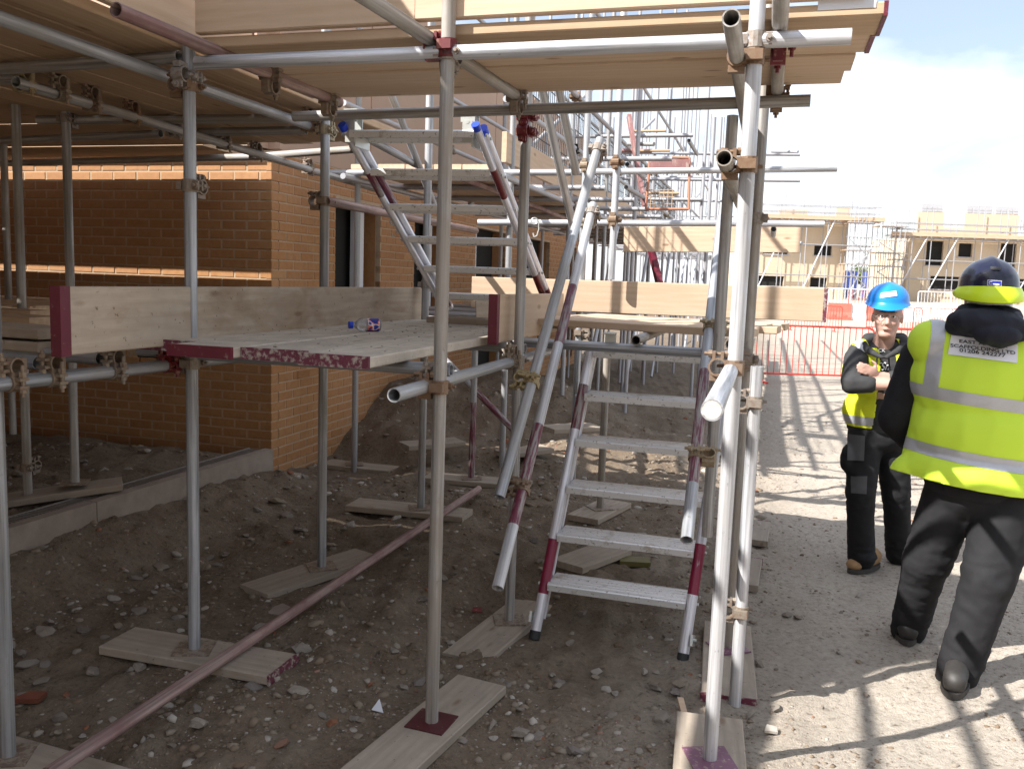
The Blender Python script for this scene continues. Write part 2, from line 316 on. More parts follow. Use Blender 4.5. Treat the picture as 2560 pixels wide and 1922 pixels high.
def base_height(x, y):
    x = np.asarray(x, float); y = np.asarray(y, float)
    w = 1.0 / (((x[..., None] - _hc[:, 0]) ** 2 + (y[..., None] - _hc[:, 1]) ** 2) + 0.05) ** 2
    near = (w * _hc[:, 2]).sum(-1) / w.sum(-1)
    far = np.interp(y, [9, 16, 42, 60, 75, 300], [0.08, 0.03, 0.05, 0.75, 1.0, 2.5])
    t = sstep(9, 15, y); h = near * (1 - t) + far * t
    # terrace by the house behind the drain kerb
    d = (x - DR0.x) * DRN.x + (y - DR0.y) * DRN.y
    s = (x - DR0.x) * DRD.x + (y - DR0.y) * DRD.y
    ter = sstep(0.55, 0.02, d) * sstep(3.75, 3.35, s)
    h = h * (1 - ter) + (0.30 - 0.05 * sstep(0.3, 0.0, d)) * ter
    inner = sstep(-0.02, -0.06, d) * sstep(3.75, 3.35, s)
    h = h * (1 - inner) + 0.335 * inner
    return h
def gz(x, y): return float(base_height(np.array([x]), np.array([y]))[0])
def axis(segs):
    out = []
    for a, b, st in segs: out += list(np.arange(a, b, st))
    return np.array(out + [segs[-1][1]])
gx = axis([(-400, -60, 40), (-60, -12, 6), (-12, -4, .5), (-4, 4, .035), (4, 12, .25), (12, 60, 4), (60, 400, 40)])
gy = axis([(-60, -6, 6), (-6, 1.6, .4), (1.6, 6.5, .035), (6.5, 10, .07), (10, 20, .25), (20, 80, 3), (80, 700, 60)])
GX, GY = np.meshgrid(gx, gy)
GZ = base_height(GX, GY)
amp = np.where((np.abs(GX) < 6) & (GY < 20), 1.0, 0.0)
nz = np.zeros_like(GZ)
idx = np.argwhere(amp > 0)
for i, j in idx:
    x, y = GX[i, j], GY[i, j]
    rough = 1.45 - 1.0 * min(1, max(0, (x - .287 * y + .15) / .4))
    n = 0.034 * noise.noise(Vector((x * 1.7, y * 1.7, 3.1))) + 0.026 * noise.noise(Vector((x * 5.1, y * 5.1, 9.2))) + 0.018 * noise.noise(Vector((x * 12, y * 12, 1.2)))
    n += 0.015 * abs(noise.noise(Vector((x * 23, y * 23, 5.5)))) + .006 * noise.noise(Vector((x * 45, y * 45, 2.5)))
    dm = min((x - b.x) ** 2 + (y - b.y) ** 2 for b in BASES)
    if dm < .2: n = n * (.3 + .7 * dm / .2) - .004
    nz[i, j] = n * rough
GZ = GZ + nz
nx_, ny_ = len(gx), len(gy)
gv = np.stack([GX, GY, GZ], -1).reshape(-1, 3)
ii = np.arange(ny_ - 1)[:, None] * nx_ + np.arange(nx_ - 1)[None, :]
gf = np.stack([ii, ii + 1, ii + nx_ + 1, ii + nx_], -1).reshape(-1, 4)
me = bpy.data.meshes.new('ground'); me.from_pydata(gv.tolist(), [], gf.tolist()); me.materials.append(MAT['ground_soil'])
me.polygons.foreach_set('use_smooth', np.ones(len(gf), bool)); me.update()
ground = obj('ground', me, kind='structure', label='rough stony soil and trodden gravel path of the building site')
def gsurf(x, y):
    i = int(np.clip(np.searchsorted(gy, y) - 1, 0, ny_ - 2)); j = int(np.clip(np.searchsorted(gx, x) - 1, 0, nx_ - 2))
    tx = (x - gx[j]) / (gx[j + 1] - gx[j]); ty = (y - gy[i]) / (gy[i + 1] - gy[i])
    return float((GZ[i, j] * (1 - tx) + GZ[i, j + 1] * tx) * (1 - ty) + (GZ[i + 1, j] * (1 - tx) + GZ[i + 1, j + 1] * tx) * ty)
# ---- stones: shared rock shapes
def rock(seed, sub=1, flat=0.6, jag=0.35):
    bm = bmesh.new(); bmesh.ops.create_icosphere(bm, subdivisions=sub, radius=1.0); r = random.Random(seed)
    for v in bm.verts:
        n = noise.noise(v.co * 1.1 + Vector((seed * 7.3, 0, 0))) + 0.5 * noise.noise(v.co * 2.7 + Vector((0, seed * 3.1, 0)))
        v.co *= 1 + jag * n + r.uniform(-.08, .08)
    # chisel a few flat faces
    for k in range(7):
        d = Vector((r.uniform(-1, 1), r.uniform(-1, 1), r.uniform(-1, 1))).normalized(); lim = r.uniform(.38, .72)
        for v in bm.verts:
            t = v.co.dot(d)
            if t > lim: v.co -= d * (t - lim)
    for v in bm.verts: v.co.z *= flat
    vs = [tuple(v.co) for v in bm.verts]; fs = [tuple(v.index for v in f.verts) for f in bm.faces]; bm.free(); return vs, fs
rocks_hi = []
for k in range(10):
    vs, fs = rock(k, 2, random.uniform(.45, .8), .45); rocks_hi.append(mesh('stone', vs, fs, [MAT['stone']]))
def blocked(x, y):
    d = (x - DR0.x) * DRN.x + (y - DR0.y) * DRN.y; s = (x - DR0.x) * DRD.x + (y - DR0.y) * DRD.y
    return (-0.30 < d < 0.04 and s < 3.7) or (d < -0.3 and y > 6.7)
ns = 0
def put_stone(x, y, r, k=None, rz=None):
    global ns
    o = bpy.data.objects.new('stone', rocks_hi[(k if k is not None else ns) % 10]); COL.objects.link(o); ns += 1
    o.scale = (r * random.uniform(.8, 1.25), r * random.uniform(.65, 1.0), r * random.uniform(.6, 1.0)); o.rotation_euler = (random.uniform(-.35, .35), random.uniform(-.35, .35), random.uniform(0, 6.28))
    o.location = (x, y, gsurf(x, y) + r * 0.18); o.parent = ground
# those one can point to in the photograph (pixel, size in pixels)
for px, py, s in [(236, 1690, 52), (213, 1570, 38), (300, 1575, 45), (440, 1535, 36), (495, 1770, 44), (505, 1800, 62), (1215, 1765, 52), (1010, 1718, 36), (1050, 1715, 40), (925, 1718, 26), (1300, 1775, 34), (1345, 1850, 42), (1160, 1855, 40),
                  (1235, 1850, 36), (1400, 1705, 46), (1490, 1695, 36), (1610, 1685, 40), (1902, 1665, 36), (1995, 1545, 30), (1970, 1540, 42), (1925, 1425, 22), (1255, 1700, 22), (1530, 1405, 44), (1550, 1390, 40), (1330, 1345, 40), (560, 1320, 34),
                  (335, 1333, 44), (395, 1300, 40), (615, 1290, 30), (120, 1435, 36), (285, 1440, 44), (690, 1235, 50), (720, 1260, 44), (640, 1180, 56), (700, 1190, 50), (760, 1215, 40), (1080, 1300, 36), (870, 1310, 40), (745, 1320, 36), (150, 1800, 50),
                  (145, 1840, 40), (205, 1850, 30), (330, 1480, 36), (985, 1620, 40), (1095, 1735, 38), (2048, 1768, 20), (1945, 1775, 44), (1935, 1830, 36), (60, 1750, 40), (980, 1860, 44), (900, 1800, 30), (1770, 1770, 24), (1690, 1760, 36)]:
    g = PZ(px, py, 0.05); g = PZ(px, py, gsurf(g.x, g.y)); put_stone(g.x, g.y, s * 0.5 * g.y / FPX)
while ns < 262:
    y = 2.7 + 5.3 * random.random() ** 1.4; x = random.uniform(-0.62, 0.62) * y
    if blocked(x, y) or (x - .287 * y > .1 and random.random() < 0.75): continue
    put_stone(x, y, random.uniform(.016, .05) * (1.0 if x < 0.9 else 0.6))
# ---- gravel and crumbs nobody could count
protos = [rock(50 + k, 1, random.uniform(.35, .75), .55) for k in range(8)]
pv = [np.array(p[0]) for p in protos]; pf = [np.array(p[1]) for p in protos]
def scatter(n, ymin, ymax, rmin, rmax, seed, pw=1.5):
    r = np.random.default_rng(seed); out = []
    while len(out) < n:
        y = ymin + (ymax - ymin) * r.random() ** pw; x = r.uniform(-0.64, 0.64) * y
        if blocked(x, y): continue
        cl = noise.noise(Vector((x * 1.4, y * 1.4, 7.7))) + (0.20 if x - .287 * y < .0 else 0.0)
        if r.random() > 0.5 + cl * 1.6: continue
        out.append((x, y, (rmin + (rmax - rmin) * r.random() ** 2.6) * (1 if x - .287 * y < .05 else .6)))
    return out
AV = []; AF = []; TN = []; off = 0
for (x, y, r) in scatter(8500, 2.5, 9, .006, .030, 3) + scatter(17000, 2.4, 6.5, .0025, .010, 4, 1.7) + scatter(2600, 6, 12, .012, .05, 5, 1.0):
    k = rng.integers(0, 8); a = rng.uniform(0, 6.28); c, s_ = math.cos(a), math.sin(a); v = pv[k] * (r * rng.uniform(.7, 1.3, 3))
    v = np.stack([v[:, 0] * c - v[:, 1] * s_ + x, v[:, 0] * s_ + v[:, 1] * c + y, v[:, 2] + gsurf(x, y) - r * rng.uniform(-.12, .35)], -1)
    AV.append(v); AF.append(pf[k] + off); off += len(v); TN.append(np.full(len(pf[k]), rng.random(), np.float32))
AV = np.concatenate(AV); AF = np.concatenate(AF); TN = np.concatenate(TN)
me = bpy.data.meshes.new('gravel'); me.vertices.add(len(AV)); me.vertices.foreach_set('co', AV.astype(np.float32).ravel()); me.loops.add(AF.size); me.loops.foreach_set('vertex_index', AF.astype(np.int32).ravel())
me.polygons.add(len(AF)); me.polygons.foreach_set('loop_start', np.arange(0, AF.size, 3, dtype=np.int32)); me.polygons.foreach_set('loop_total', np.full(len(AF), 3, np.int32))
at = me.attributes.new('tone', 'FLOAT', 'FACE'); at.data.foreach_set('value', TN); me.materials.append(MAT['gravel']); me.update(); me.validate()
tag(obj('gravel', me), 'loose small gravel and soil crumbs strewn over the ground', 'gravel', kind='stuff')
# ------------------------------------------------------------------ near scaffold
TR = 0.02415
_tubecache = {}
def tube_mesh(Ln, mat, bands=(), r=TR, ri=0.0205, n=22, closed=False):
    "hollow tube along local Z from 0 to Ln; bands = [(t0, t1, material)] painted lengths"
    cuts = sorted({0.0, 1.0} | {b[0] for b in bands} | {b[1] for b in bands}); mats = [mat] + [b[2] for b in bands]
    vs = []; fs = []; mi = []
    for c in cuts:
        for i in range(n):
            a = 2 * math.pi * i / n; vs.append((r * math.cos(a), r * math.sin(a), c * Ln))
    for k in range(len(cuts) - 1):
        m = 0; mid = (cuts[k] + cuts[k + 1]) / 2
        for q, b in enumerate(bands):
            if b[0] <= mid <= b[1]: m = q + 1
        for i in range(n):
            j = (i + 1) % n; fs.append((k * n + i, k * n + j, (k + 1) * n + j, (k + 1) * n + i)); mi.append(m)
    o = len(vs)
    for c in (0.0, 1.0):
        for i in range(n):
            a = 2 * math.pi * i / n; vs.append((ri * math.cos(a), ri * math.sin(a), c * Ln))
    last = (len(cuts) - 1) * n
    for i in range(n):
        j = (i + 1) % n
        fs += [(o + i, o + n + i, o + n + j, o + j), (i, o + i, o + j, j), (last + i, last + j, o + n + j, o + n + i)]; mi += [0, 0, 0]
    return mesh('tube', vs, fs, [MAT[m] for m in mats], True, mi), cuts
def tube(name, a, b, par, mat='galv_tube', bands=(), r=TR, n=22, label=None):
    a = Vector(a); b = Vector(b); d = b - a; Ln = d.length
    me, _ = tube_mesh(Ln, mat, bands, r, r - 0.004, n); smooth_by_angle(me, 0.7)
    q = d.to_track_quat('Z', 'Y'); M = Matrix.Translation(a) @ q.to_matrix().to_4x4()
    return obj(name, me, par, M, label=label)
def fixz(p, z): return Vector((p.x, p.y, z))
# ---- coupler: two clamp bands at right angles, each with hinge, bolt and nut
def coupler_mesh(mat):
    m = MB(); n = 14
    def band(M):
        ro, ri, w = .0305, .0243, .024
        for i in range(n):
            a0, a1 = 2 * math.pi * i / n, 2 * math.pi * (i + 1) / n
            q = [Vector((r * math.cos(a), r * math.sin(a), z)) for a in (a0, a1) for r in (ri, ro) for z in (-w, w)]
            m.add([M @ v for v in q], [(2, 3, 7, 6), (0, 4, 5, 1), (1, 5, 7, 3), (0, 2, 6, 4)])
        m.box((-.034, 0, 0), (.022, .05, .03), M); m.box((.036, .012, 0), (.026, .010, .036), M); m.box((.036, -.014, 0), (.026, .010, .036), M)
        m.cyl(M @ Vector((.041, -.045, 0)), M @ Vector((.041, .058, 0)), .0062, 8)
        m.cyl(M @ Vector((.041, .018, 0)), M @ Vector((.041, .036, 0)), .0125, 6); m.cyl(M @ Vector((.041, -.032, 0)), M @ Vector((.041, -.02, 0)), .012, 8)
    band(Matrix.Identity(4))
    band(Matrix.Translation((0, .0523, 0)) @ Matrix.Rotation(math.pi / 2, 4, 'Y') @ Matrix.Rotation(math.pi, 4, 'Z'))
    m.box((0, .0262, 0), (.046, .012, .046))
    me = mesh('coupler', m.v, m.f, [MAT[mat]]); return me
_cp = {k: coupler_mesh(k) for k in ('coupler_steel', 'red_coupler_paint')}
def coupler(p, ax1, ax2, toward, par, mat='coupler_steel'):
    "p on the axis of tube 1; toward = direction from tube 1 to tube 2"
    z = Vector(ax1).normalized(); y = Vector(toward); y = (y - z * y.dot(z)).normalized(); x = y.cross(z)
    if x.dot(Vector(ax2)) < 0: z = -z; x = -x
    M = Matrix(((x.x, y.x, z.x, p[0]), (x.y, y.y, z.y, p[1]), (x.z, y.z, z.z, p[2]), (0, 0, 0, 1)))
    return obj('coupler', _cp[mat], par, M)
SC = empty('scaffold', (-.25, 3.08, 0), 'grey steel tube scaffold with couplers around the stair ladder in the foreground', 'scaffold')
G, GM, AL, PK = 'galv_tube', 'galv_tube_muddy', 'aluminium_tube', 'pink_dusty_tube'
std = {}
def standard(key, base, top, mat=G, bands=(), par=None, b0=0.0, n=22):
    b = Vector(base); std[key] = b
    return tube('standard', b, (b.x, b.y, top), par or SC, mat, bands, n=n)
standard('A', PY(486, 1622, 3.5), 5.2, G); standard('B', PY(1079, 1805, 3.08), 5.2, GM); standard('C', PY(1774, 1898, 2.8), 5.2, AL)
standard('D', PY(804, 1417, 4.65), 4.6, G); standard('E', PY(1273, 1550, 4.2), 4.6, GM); standard('F', PY(21, 1890, 2.83), 2.6, G)
standard('P1', PY(188, 1207, 5.0), 2.56, GM); standard('P2', PY(70, 1243, 4.9), 2.56, GM); standard('P3', PY(33, 1085, 6.2), 2.56, GM); standard('P4', PY(-10, 1140, 5.7), 2.56, GM)
standard('C2', PZ(1820, 1618, .05), 4.8, GM); standard('C3', PZ(1836, 1766, .02), 1.40, AL)
standard('m1', PY(886, 1160, 7.45), 2.5, G); standard('m2', PY(1052, 1270, 5.6), 3.4, G)
standard('m3', PY(1178, 1195, 6.5), 1.36, G, [(0, .5, 'maroon_paint_worn')]); standard('m4', PY(1500, 1270, 5.8), 1.36, GM)
p = P(1465, 400, 6.2); standard('m6', (p.x, p.y, .15), 4.6, G)
p = P(1540, 450, 6.0); standard('m7', (p.x, p.y, 1.72), 4.6, AL)
p = P(1767, 1340, 3.95); tube('standard', p, (p.x, p.y, 2.42), SC, GM)
# ledgers
ZL = 2.45; ZT = 2.499
L1a, L1b = PZ(492, 158, ZL), PZ(2128, 92, ZL); tube('ledger', L1a, L1b, SC, AL)
Ja, Jb = PZ(735, 292, ZL), PZ(2026, 252, ZL); tube('ledger', Ja, Jb, SC, GM)
L2a, L2b = PZ(-60, 25, ZL), PZ(782, 318, ZL); tube('ledger', L2a, L2b, SC, G)
tube('ledger', PZ(40, 205, ZL), PZ(960, 480, ZL), SC, GM)
T1a, T1b = PZ(290, 25, ZT), PZ(848, 257, ZT); tube('transom', T1a, T1b, SC, PK)
T2a, T2b = PZ(880, -28, ZT), PZ(1308, 250, ZT); tube('transom', T2a, T2b, SC, GM)
q = PZ(1943, 236, ZT); tube('transom', q, q - V * 1.75, SC, GM)
T4a = PZ(1828, 45, 2.40); tube('ledger', T4a, T4a + V * 1.75, SC, GM)
T5a = P(1810, 395, 2.6); tube('guard_rail', T5a, T5a + V * 1.5, SC, GM)
T6a = P(1780, 1025, 1.9); T6b = T6a + V * 1.25; tube('guard_rail', T6a, T6b, SC, AL)
m = MB(); m.cyl((0, 0, .0), (0, 0, .012), .0225, 20); o = m.build('mud_plug', MAT['mud_cap'], SC, M=Matrix.Translation(T6a) @ V.to_track_quat('Z', 'Y').to_matrix().to_4x4())
for a, b in (((448, 143), (-40, 176)), ((62, 196), (-40, 200)), ((740, 298), (95, 300)), ((765, 326), (498, 331)), ((402, 335), (-40, 354)), ((645, 392), (-40, 410)), ((905, 372), (640, 392))):
    tube('transom', PZ(a[0], a[1], ZT), PZ(b[0], b[1], ZT), SC, GM)
ZK = 1.315
K1a = fixz(P(985, 978, 2.85), ZK); K1b = K1a + V * 2.1; tube('ledger', K1a, K1b, SC, G)
K2a, K2b = fixz(P(-40, 968, 2.75), ZK), fixz(P(440, 913, 3.55), ZK); tube('ledger', K2a, K2b + (K2b - K2a).normalized() * 1.3, SC, G)
for px, py, zc in ((250, 922, 3.22), (95, 930, 3.0), (18, 936, 2.9)):
    e = fixz(P(px, py, zc), ZK + .0483); tube('transom', e - U * 1.25, e, SC, G)
for px, py, zc in ((1128, 928, 3.22), (1314, 878, 4.35)):
    e = fixz(P(px, py, zc), ZK + .0483); tube('transom', e - U * 1.35, e, SC, G)
K3a, K3b = P(1275, 842, 4.5), P(1850, 866, 4.1); K3a.z = K3b.z = 1.385; tube('ledger', K3a, K3b, SC, G)
e = fixz(P(1590, 834, 4.2), 1.431); tube('transom', e, e + V * 1.3, SC, GM)
e = fixz(P(1828, 845, 4.15), 1.431); tube('transom', e, e + V * 1.3, SC, GM)
tube('guard_rail', P(815, 503, 4.55), P(1190, 577, 7.0), SC, PK)
tube('brace', P(1100, 885, 7.4), P(1292, 1083, 6.6), SC, G, [(.5, 1, 'maroon_paint_worn')])
tube('brace', P(970, 215, 5.6), P(1085, 512, 6.4), SC, G)
tube('handrail', P(1345, 180, 4.6), P(1432, 565, 5.3), SC, GM); tube('handrail', P(1388, 180, 4.7), P(1440, 433, 5.2), SC, GM)
tube('transom', P(900, 335, 5.0), P(1040, 412, 6.2), SC, G); tube('transom', P(1140, 440, 7), P(1410, 545, 10), SC, PK)
I1a, I1b = P(1500, 350, 4.75), P(1248, 1243, 3.62); tube('handrail', I1b, I1a, SC, G)
I2a, I2b = P(1483, 512, 5.0), P(1244, 1470, 3.5); tube('handrail', I2b, I2a, SC, AL, [(0.0, 0.12, AL), (.12, .34, 'maroon_paint_worn'), (.55, .72, 'maroon_paint_worn')])
Ha, Hb = P(1802, 545, 5.0), P(1717, 1350, 3.3); tube('handrail', Hb, Ha, SC, G, [(.12, .42, 'maroon_paint_worn')])
R1a, R1b = P(1318, 432, 6.85), P(2092, 422, 6.55); tube('guard_rail', R1a, R1b, SC, AL)
R2a, R2b = P(1195, 556, 6.85), P(2060, 560, 6.45); tube('guard_rail', R2a, R2b, SC, AL)
# couplers where tubes cross
def near_on(s, z): return Vector((std[s].x, std[s].y, z))
CP = [('A', ZL - .02, L1b - L1a, -V), ('A', ZL - .05, V, -U), ('A', ZK + .01, V, -U), ('A', 2.02, U, V), ('B', ZL, L1b - L1a, V), ('B', ZK, V, -U), ('C', 2.40, V, -U), ('C', T5a.z, V, -U), ('C', T6a.z + .01, V, -U), ('C', ZL, U, V),
      ('D', ZL - .02, Jb - Ja, V), ('D', P(815, 503, 4.55).z, V, -U), ('E', ZK, V, -U), ('C2', 1.385, U, -V), ('C2', 2.0, U, V), ('C3', 1.26, V, -U), ('C3', .42, U, -U), ('P1', ZT, U, V), ('P2', .55, U, V), ('m2', 1.65, U, V), ('m6', 2.51, U, -V), ('m7', 2.51, U, -V), ('m7', 2.13, U, -V), ('m6', 2.13, U, -V), ('m6', 1.335, V, U)]
for k, z, a2, tw in CP: coupler(near_on(k, z), Z, a2, tw, SC)
coupler(near_on('E', ZL), Z, Jb - Ja, -V, SC, 'red_coupler_paint'); coupler(near_on('E', 2.38), Z, U, -V, SC, 'red_coupler_paint'); coupler(near_on('B', 2.47), Z, V, -U, SC, 'red_coupler_paint')
def along(a, b, t): return a + (b - a) * t
i1 = (I1a - I1b).normalized(); i2 = (I2a - I2b).normalized(); hh = (Ha - Hb).normalized()
for p, ax, ax2, tw, mt in ((along(I1b, I1a, .27), i1, Z, -U, 'coupler_steel'), (along(I2b, I2a, .20), i2, Z, -U, 'coupler_steel'), (along(I1b, I1a, .965), i1, U, V, 'coupler_steel'), (along(I2b, I2a, .97), i2, U, V, 'coupler_steel'), (along(Hb, Ha, .19), hh, Z, U, 'coupler_steel'), (along(Hb, Ha, .56), hh, Z, U, 'coupler_steel'),
                           (along(T1a, T1b, .60), V, U, -Z, 'coupler_steel'), (along(T1a, T1b, .93), V, U, -Z, 'coupler_steel'), (along(T2a, T2b, .45), V, U, -Z, 'coupler_steel'), (along(T2a, T2b, .94), V, U, -Z, 'coupler_steel'), (q - V * .05, V, U, -Z, 'coupler_steel'), (q - V * .85, V, U, -Z, 'red_coupler_paint'),
                           (along(L2a, L2b, .48), V, U, Z, 'red_coupler_paint'), (along(L2a, L2b, .985), V, U, Z, 'coupler_steel'), (along(K2a, K2b, .12), V, U, Z, 'coupler_steel'), (along(K2a, K2b, .3), V, U, Z, 'coupler_steel'), (along(K2a, K2b, .62), V, U, Z, 'coupler_steel'), (along(K2a, K2b, .95), V, U, Z, 'red_coupler_paint'),
                           (K1a + V * .32, V, U, Z, 'coupler_steel'), (K1a + V * 1.35, V, U, Z, 'coupler_steel'), (along(R1a, R1b, .30), U, Z, V, 'coupler_steel'), (along(R1a, R1b, .73), U, Z, V, 'coupler_steel'), (along(R2a, R2b, .40), U, Z, V, 'coupler_steel'), (along(R2a, R2b, .78), U, Z, V, 'coupler_steel')):
    coupler(p, ax, ax2, tw, SC, mt)
for px, py in ((60, 215), (150, 236), (435, 330), (230, 262), (330, 295), (560, 362), (640, 388), (770, 425)):
    coupler(PZ(px, py, ZL), V, U, Z, SC)
# base plates
plate = mesh('base_plate', [(-.075, -.075, 0), (.075, -.075, 0), (.075, .075, 0), (-.075, .075, 0), (-.075, -.075, .005), (.075, -.075, .005), (.075, .075, .005), (-.075, .075, .005)], [(3, 2, 1, 0), (4, 5, 6, 7), (0, 1, 5, 4), (1, 2, 6, 5), (2, 3, 7, 6), (3, 0, 4, 7)], [MAT['plate_rust']])
for k, a in (('A', .1), ('B', -.35), ('C', .1), ('D', .4), ('E', .1), ('F', .2), ('P1', .35), ('P2', .3), ('C2', .3), ('m2', .2), ('m4', .4), ('m1', .2), ('m3', .1)):
    if k in 'BC' or k == 'C2':
        pm = plate.copy(); pm.materials.clear(); pm.materials.append(MAT['plate_maroon' if k == 'B' else 'plate_purple'])
    else: pm = plate
    obj('base_plate', pm, SC, Matrix.Translation(std[k] + Vector((0, 0, .0015))) @ Matrix.Rotation(a, 4, 'Z'))
# ------------------------------------------------------------------ boards
BW, BT = 0.225, 0.038
def board_mesh(Ln, w, t, mat, ends=(None, None), bw=0.055, warp=0.0, seed=0):
    c = .004; prof = [(-w / 2 + c, -t / 2), (w / 2 - c, -t / 2), (w / 2, -t / 2 + c), (w / 2, t / 2 - c), (w / 2 - c, t / 2), (-w / 2 + c, t / 2), (-w / 2, t / 2 - c), (-w / 2, -t / 2 + c)]
    n = len(prof); K = 9; vs = []; fs = []; r = random.Random(seed)
    ph = r.uniform(0, 6)
    for k in range(K):
        f = k / (K - 1); x = (f - .5) * Ln; dz = warp * math.sin(f * 3.1 + ph); dy = warp * .6 * math.sin(f * 2.3 + ph * 1.7)
        vs += [(x, a + dy, b + dz) for a, b in prof]
    for k in range(K - 1): fs += [(k * n + i, k * n + (i + 1) % n, (k + 1) * n + (i + 1) % n, (k + 1) * n + i) for i in range(n)]
    fs += [tuple(range(n))[::-1], tuple(range((K - 1) * n, K * n))]
    return mesh('board', vs, fs, [MAT[mat]])
_bs = 0
def board(a, b, wdir, label, name='scaffold_board', w=BW, t=BT, mat='timber_board', bands=(None, None), warp=0.002, cat='board', group=None, par=None, bandw=.007):
    "a, b = ends of the centre line; wdir = direction of the board's width"
    global _bs; _bs += 1
    a = Vector(a); b = Vector(b); x = (b - a); Ln = x.length; x.normalize(); y = Vector(wdir); y = (y - x * y.dot(x)).normalized(); z = x.cross(y); c = (a + b) / 2
    M = Matrix(((x.x, y.x, z.x, c.x), (x.y, y.y, z.y, c.y), (x.z, y.z, z.z, c.z), (0, 0, 0, 1)))
    o = obj(name, board_mesh(Ln, w, t, mat, warp=warp, seed=_bs), par, M, label=label if par is None else None, cat=cat if par is None else None, group=group)
    for e, bm_ in zip((-1, 1), bands):
        if bm_:
            m = MB(); g = .0022; hw = w / 2 + g; ht = t / 2 + g; x0 = e * (Ln / 2 + g); x1 = e * (Ln / 2 - bandw * random.uniform(.8, 1.2))
            m.box(((x0 + x1) / 2, 0, 0), (abs(x1 - x0), 2 * hw, 2 * ht))
            bo = m.build('end_band', MAT[bm_], None, M=M); setparent(bo, o)
    return o
SB = 'scaffold boards'
# ---- lower deck: four boards running away from the camera
ZD = ZK + .0483 + TR + .019 + .002
d0 = fixz(P(327, 870, 3.34), 0); d1 = fixz(P(937, 917, 2.97), 0)
uu = (d1 - d0); du = uu.length / 4; uu.normalize()
names = ['leftmost', 'second', 'third', 'rightmost']
fr = [(327, 870), (470, 875), (612, 888), (770, 903)]
offs = [.04, -.10, -.02, -.06]
for k in range(4):
    c = d0 + uu * (du * (k + .5)) + V * offs[k]; c.z = ZD + (0.002 if k == 1 else 0)
    board(c, c + V * (2.55 + .1 * (k % 2)), U, ['dusty lower platform board next to the long toe board, with maroon end', 'dusty lower platform board with dark maroon end, second from the toe board', 'dusty lower platform board with worn purple end, third from the toe board', 'dusty lower platform board with pale worn end, nearest the front pole'][k], w=du - .006, mat='timber_dusty', bands=(['end_worn', 'maroon_paint', 'end_worn', 'end_worn'][k], None), group=SB, warp=.001, bandw=.012)
# toe boards of the lower deck
a = P(140, 811, 2.85); b = P(1052, 770, 5.75); a.z = b.z = 1.515
board(a, b, Z, 'long stained toe board with maroon end at the left of the lower platform', mat='timber_weathered', bands=('maroon_paint', None), group=SB, bandw=.035)
a = P(1232, 790, 4.02); zt = 1.515; a.z = zt; b = a + V * 1.35
board(a, b, Z, 'short upright toe board with bright maroon end clamped to the pole beside the stair', mat='timber_fresh', bands=('maroon_paint', None), group=SB, bandw=.035)
# return platform behind the ladder
ra = P(1330, 795, 4.75); rb = P(1895, 818, 4.3); ra.z = rb.z = 1.476; rd = (rb - ra).normalized(); rn = Vector((-rd.y, rd.x, 0))
for k in range(5):
    o_ = rn * (.112 + k * .231)
    board(ra + o_ + rd * random.uniform(-.05, .05), rb + o_ + rd * random.uniform(-.05, .06), rn, ['front', 'second', 'middle', 'fourth', 'rear'][k] + ' deck board of the sunlit return platform behind the ladder', mat='timber_fresh', group=SB)
ta = P(1180, 752, 6.45); tb = P(2066, 766, 5.9); ta.z = tb.z = 1.60
board(ta, tb, Z, 'long sunlit toe board with worn pink end at the back of the return platform', mat='timber_fresh', bands=(None, 'end_worn'), group=SB, bandw=.02)
board(P(1190, 790, 6.2), P(1400, 785, 6.3), Z, 'short grey board end standing behind the foot of the upper stair', mat='timber_weathered', group=SB)
# left lower platform stub
for k, (y0, zz) in enumerate(((808, 1.44), (845, 1.39))):
    a = P(128, y0, 3.3); a.z = zz
    board(a - U * 1.8 + V * .1, a + V * .05, V, ['upper', 'lower'][k] + ' of two stacked boards at the left edge of the platform', mat='timber_weathered', group=SB)
for k in range(3):
    a = P(120 - k * 4, 770 - k * 12, 4.2 + k * .55); a.z = 1.43
    board(a - U * 2.0, a, V, ['near', 'middle', 'far'][k] + ' board of the left platform behind the long toe board', mat='timber_board', group=SB)
# ---- upper deck: four boards across, standing over the stair
ZU = ZT + TR + .019 + .012
f0 = PZ(470, 108, ZU - .019); f1 = PZ(2192, 22, ZU - .019); fd = (f1 - f0).normalized(); fn = Vector((-fd.y, fd.x, 0))
rights = [(2198, 10), (2178, 110), (2165, 150), (2148, 185)]
for k in range(4):
    o_ = fn * (.1125 + k * .2315 + (.008 if k == 3 else 0)) + Z * [0, .004, -.003, .002][k]; e = f1 + fd * [0.03, 0.02, -.02, -.04][k]
    board(f0 + o_, e + o_ , fn, ['front', 'second', 'third', 'rear'][k] + ' overhead deck board running across above the stair', mat=['timber_board', 'timber_fresh', 'timber_fresh', 'timber_fresh'][k], bands=(None, 'maroon_paint' if k < 2 else None), group=SB, warp=.0015, bandw=.012)
zt = ZU + .008 + .1125
for k, (s0, s1) in enumerate(((0.02, .385), (.3853, .985))):
    a = f0 + (f1 - f0) * s0 - fn * (.004 + .002 * k); b = f0 + (f1 - f0) * s1 - fn * (.004 + .002 * k); a.z = b.z = zt + .004 * k
    board(a, b, Z, ['shaded left toe board along the front edge of the overhead deck', 'sunlit right toe board along the front edge of the overhead deck'][k], mat='timber_fresh', group=SB)
# sticker on the front edge near the end
m = MB(); m.box((0, 0, 0), (.165, .0012, .033)); c = f1 - fd * .085 - fn * .0015; c.z = ZU
st = m.build('paper_label', MAT['white_frame'], None, M=frame(c, fd)); tag(st, 'torn white paper label stuck on the front edge of the overhead deck', 'label')
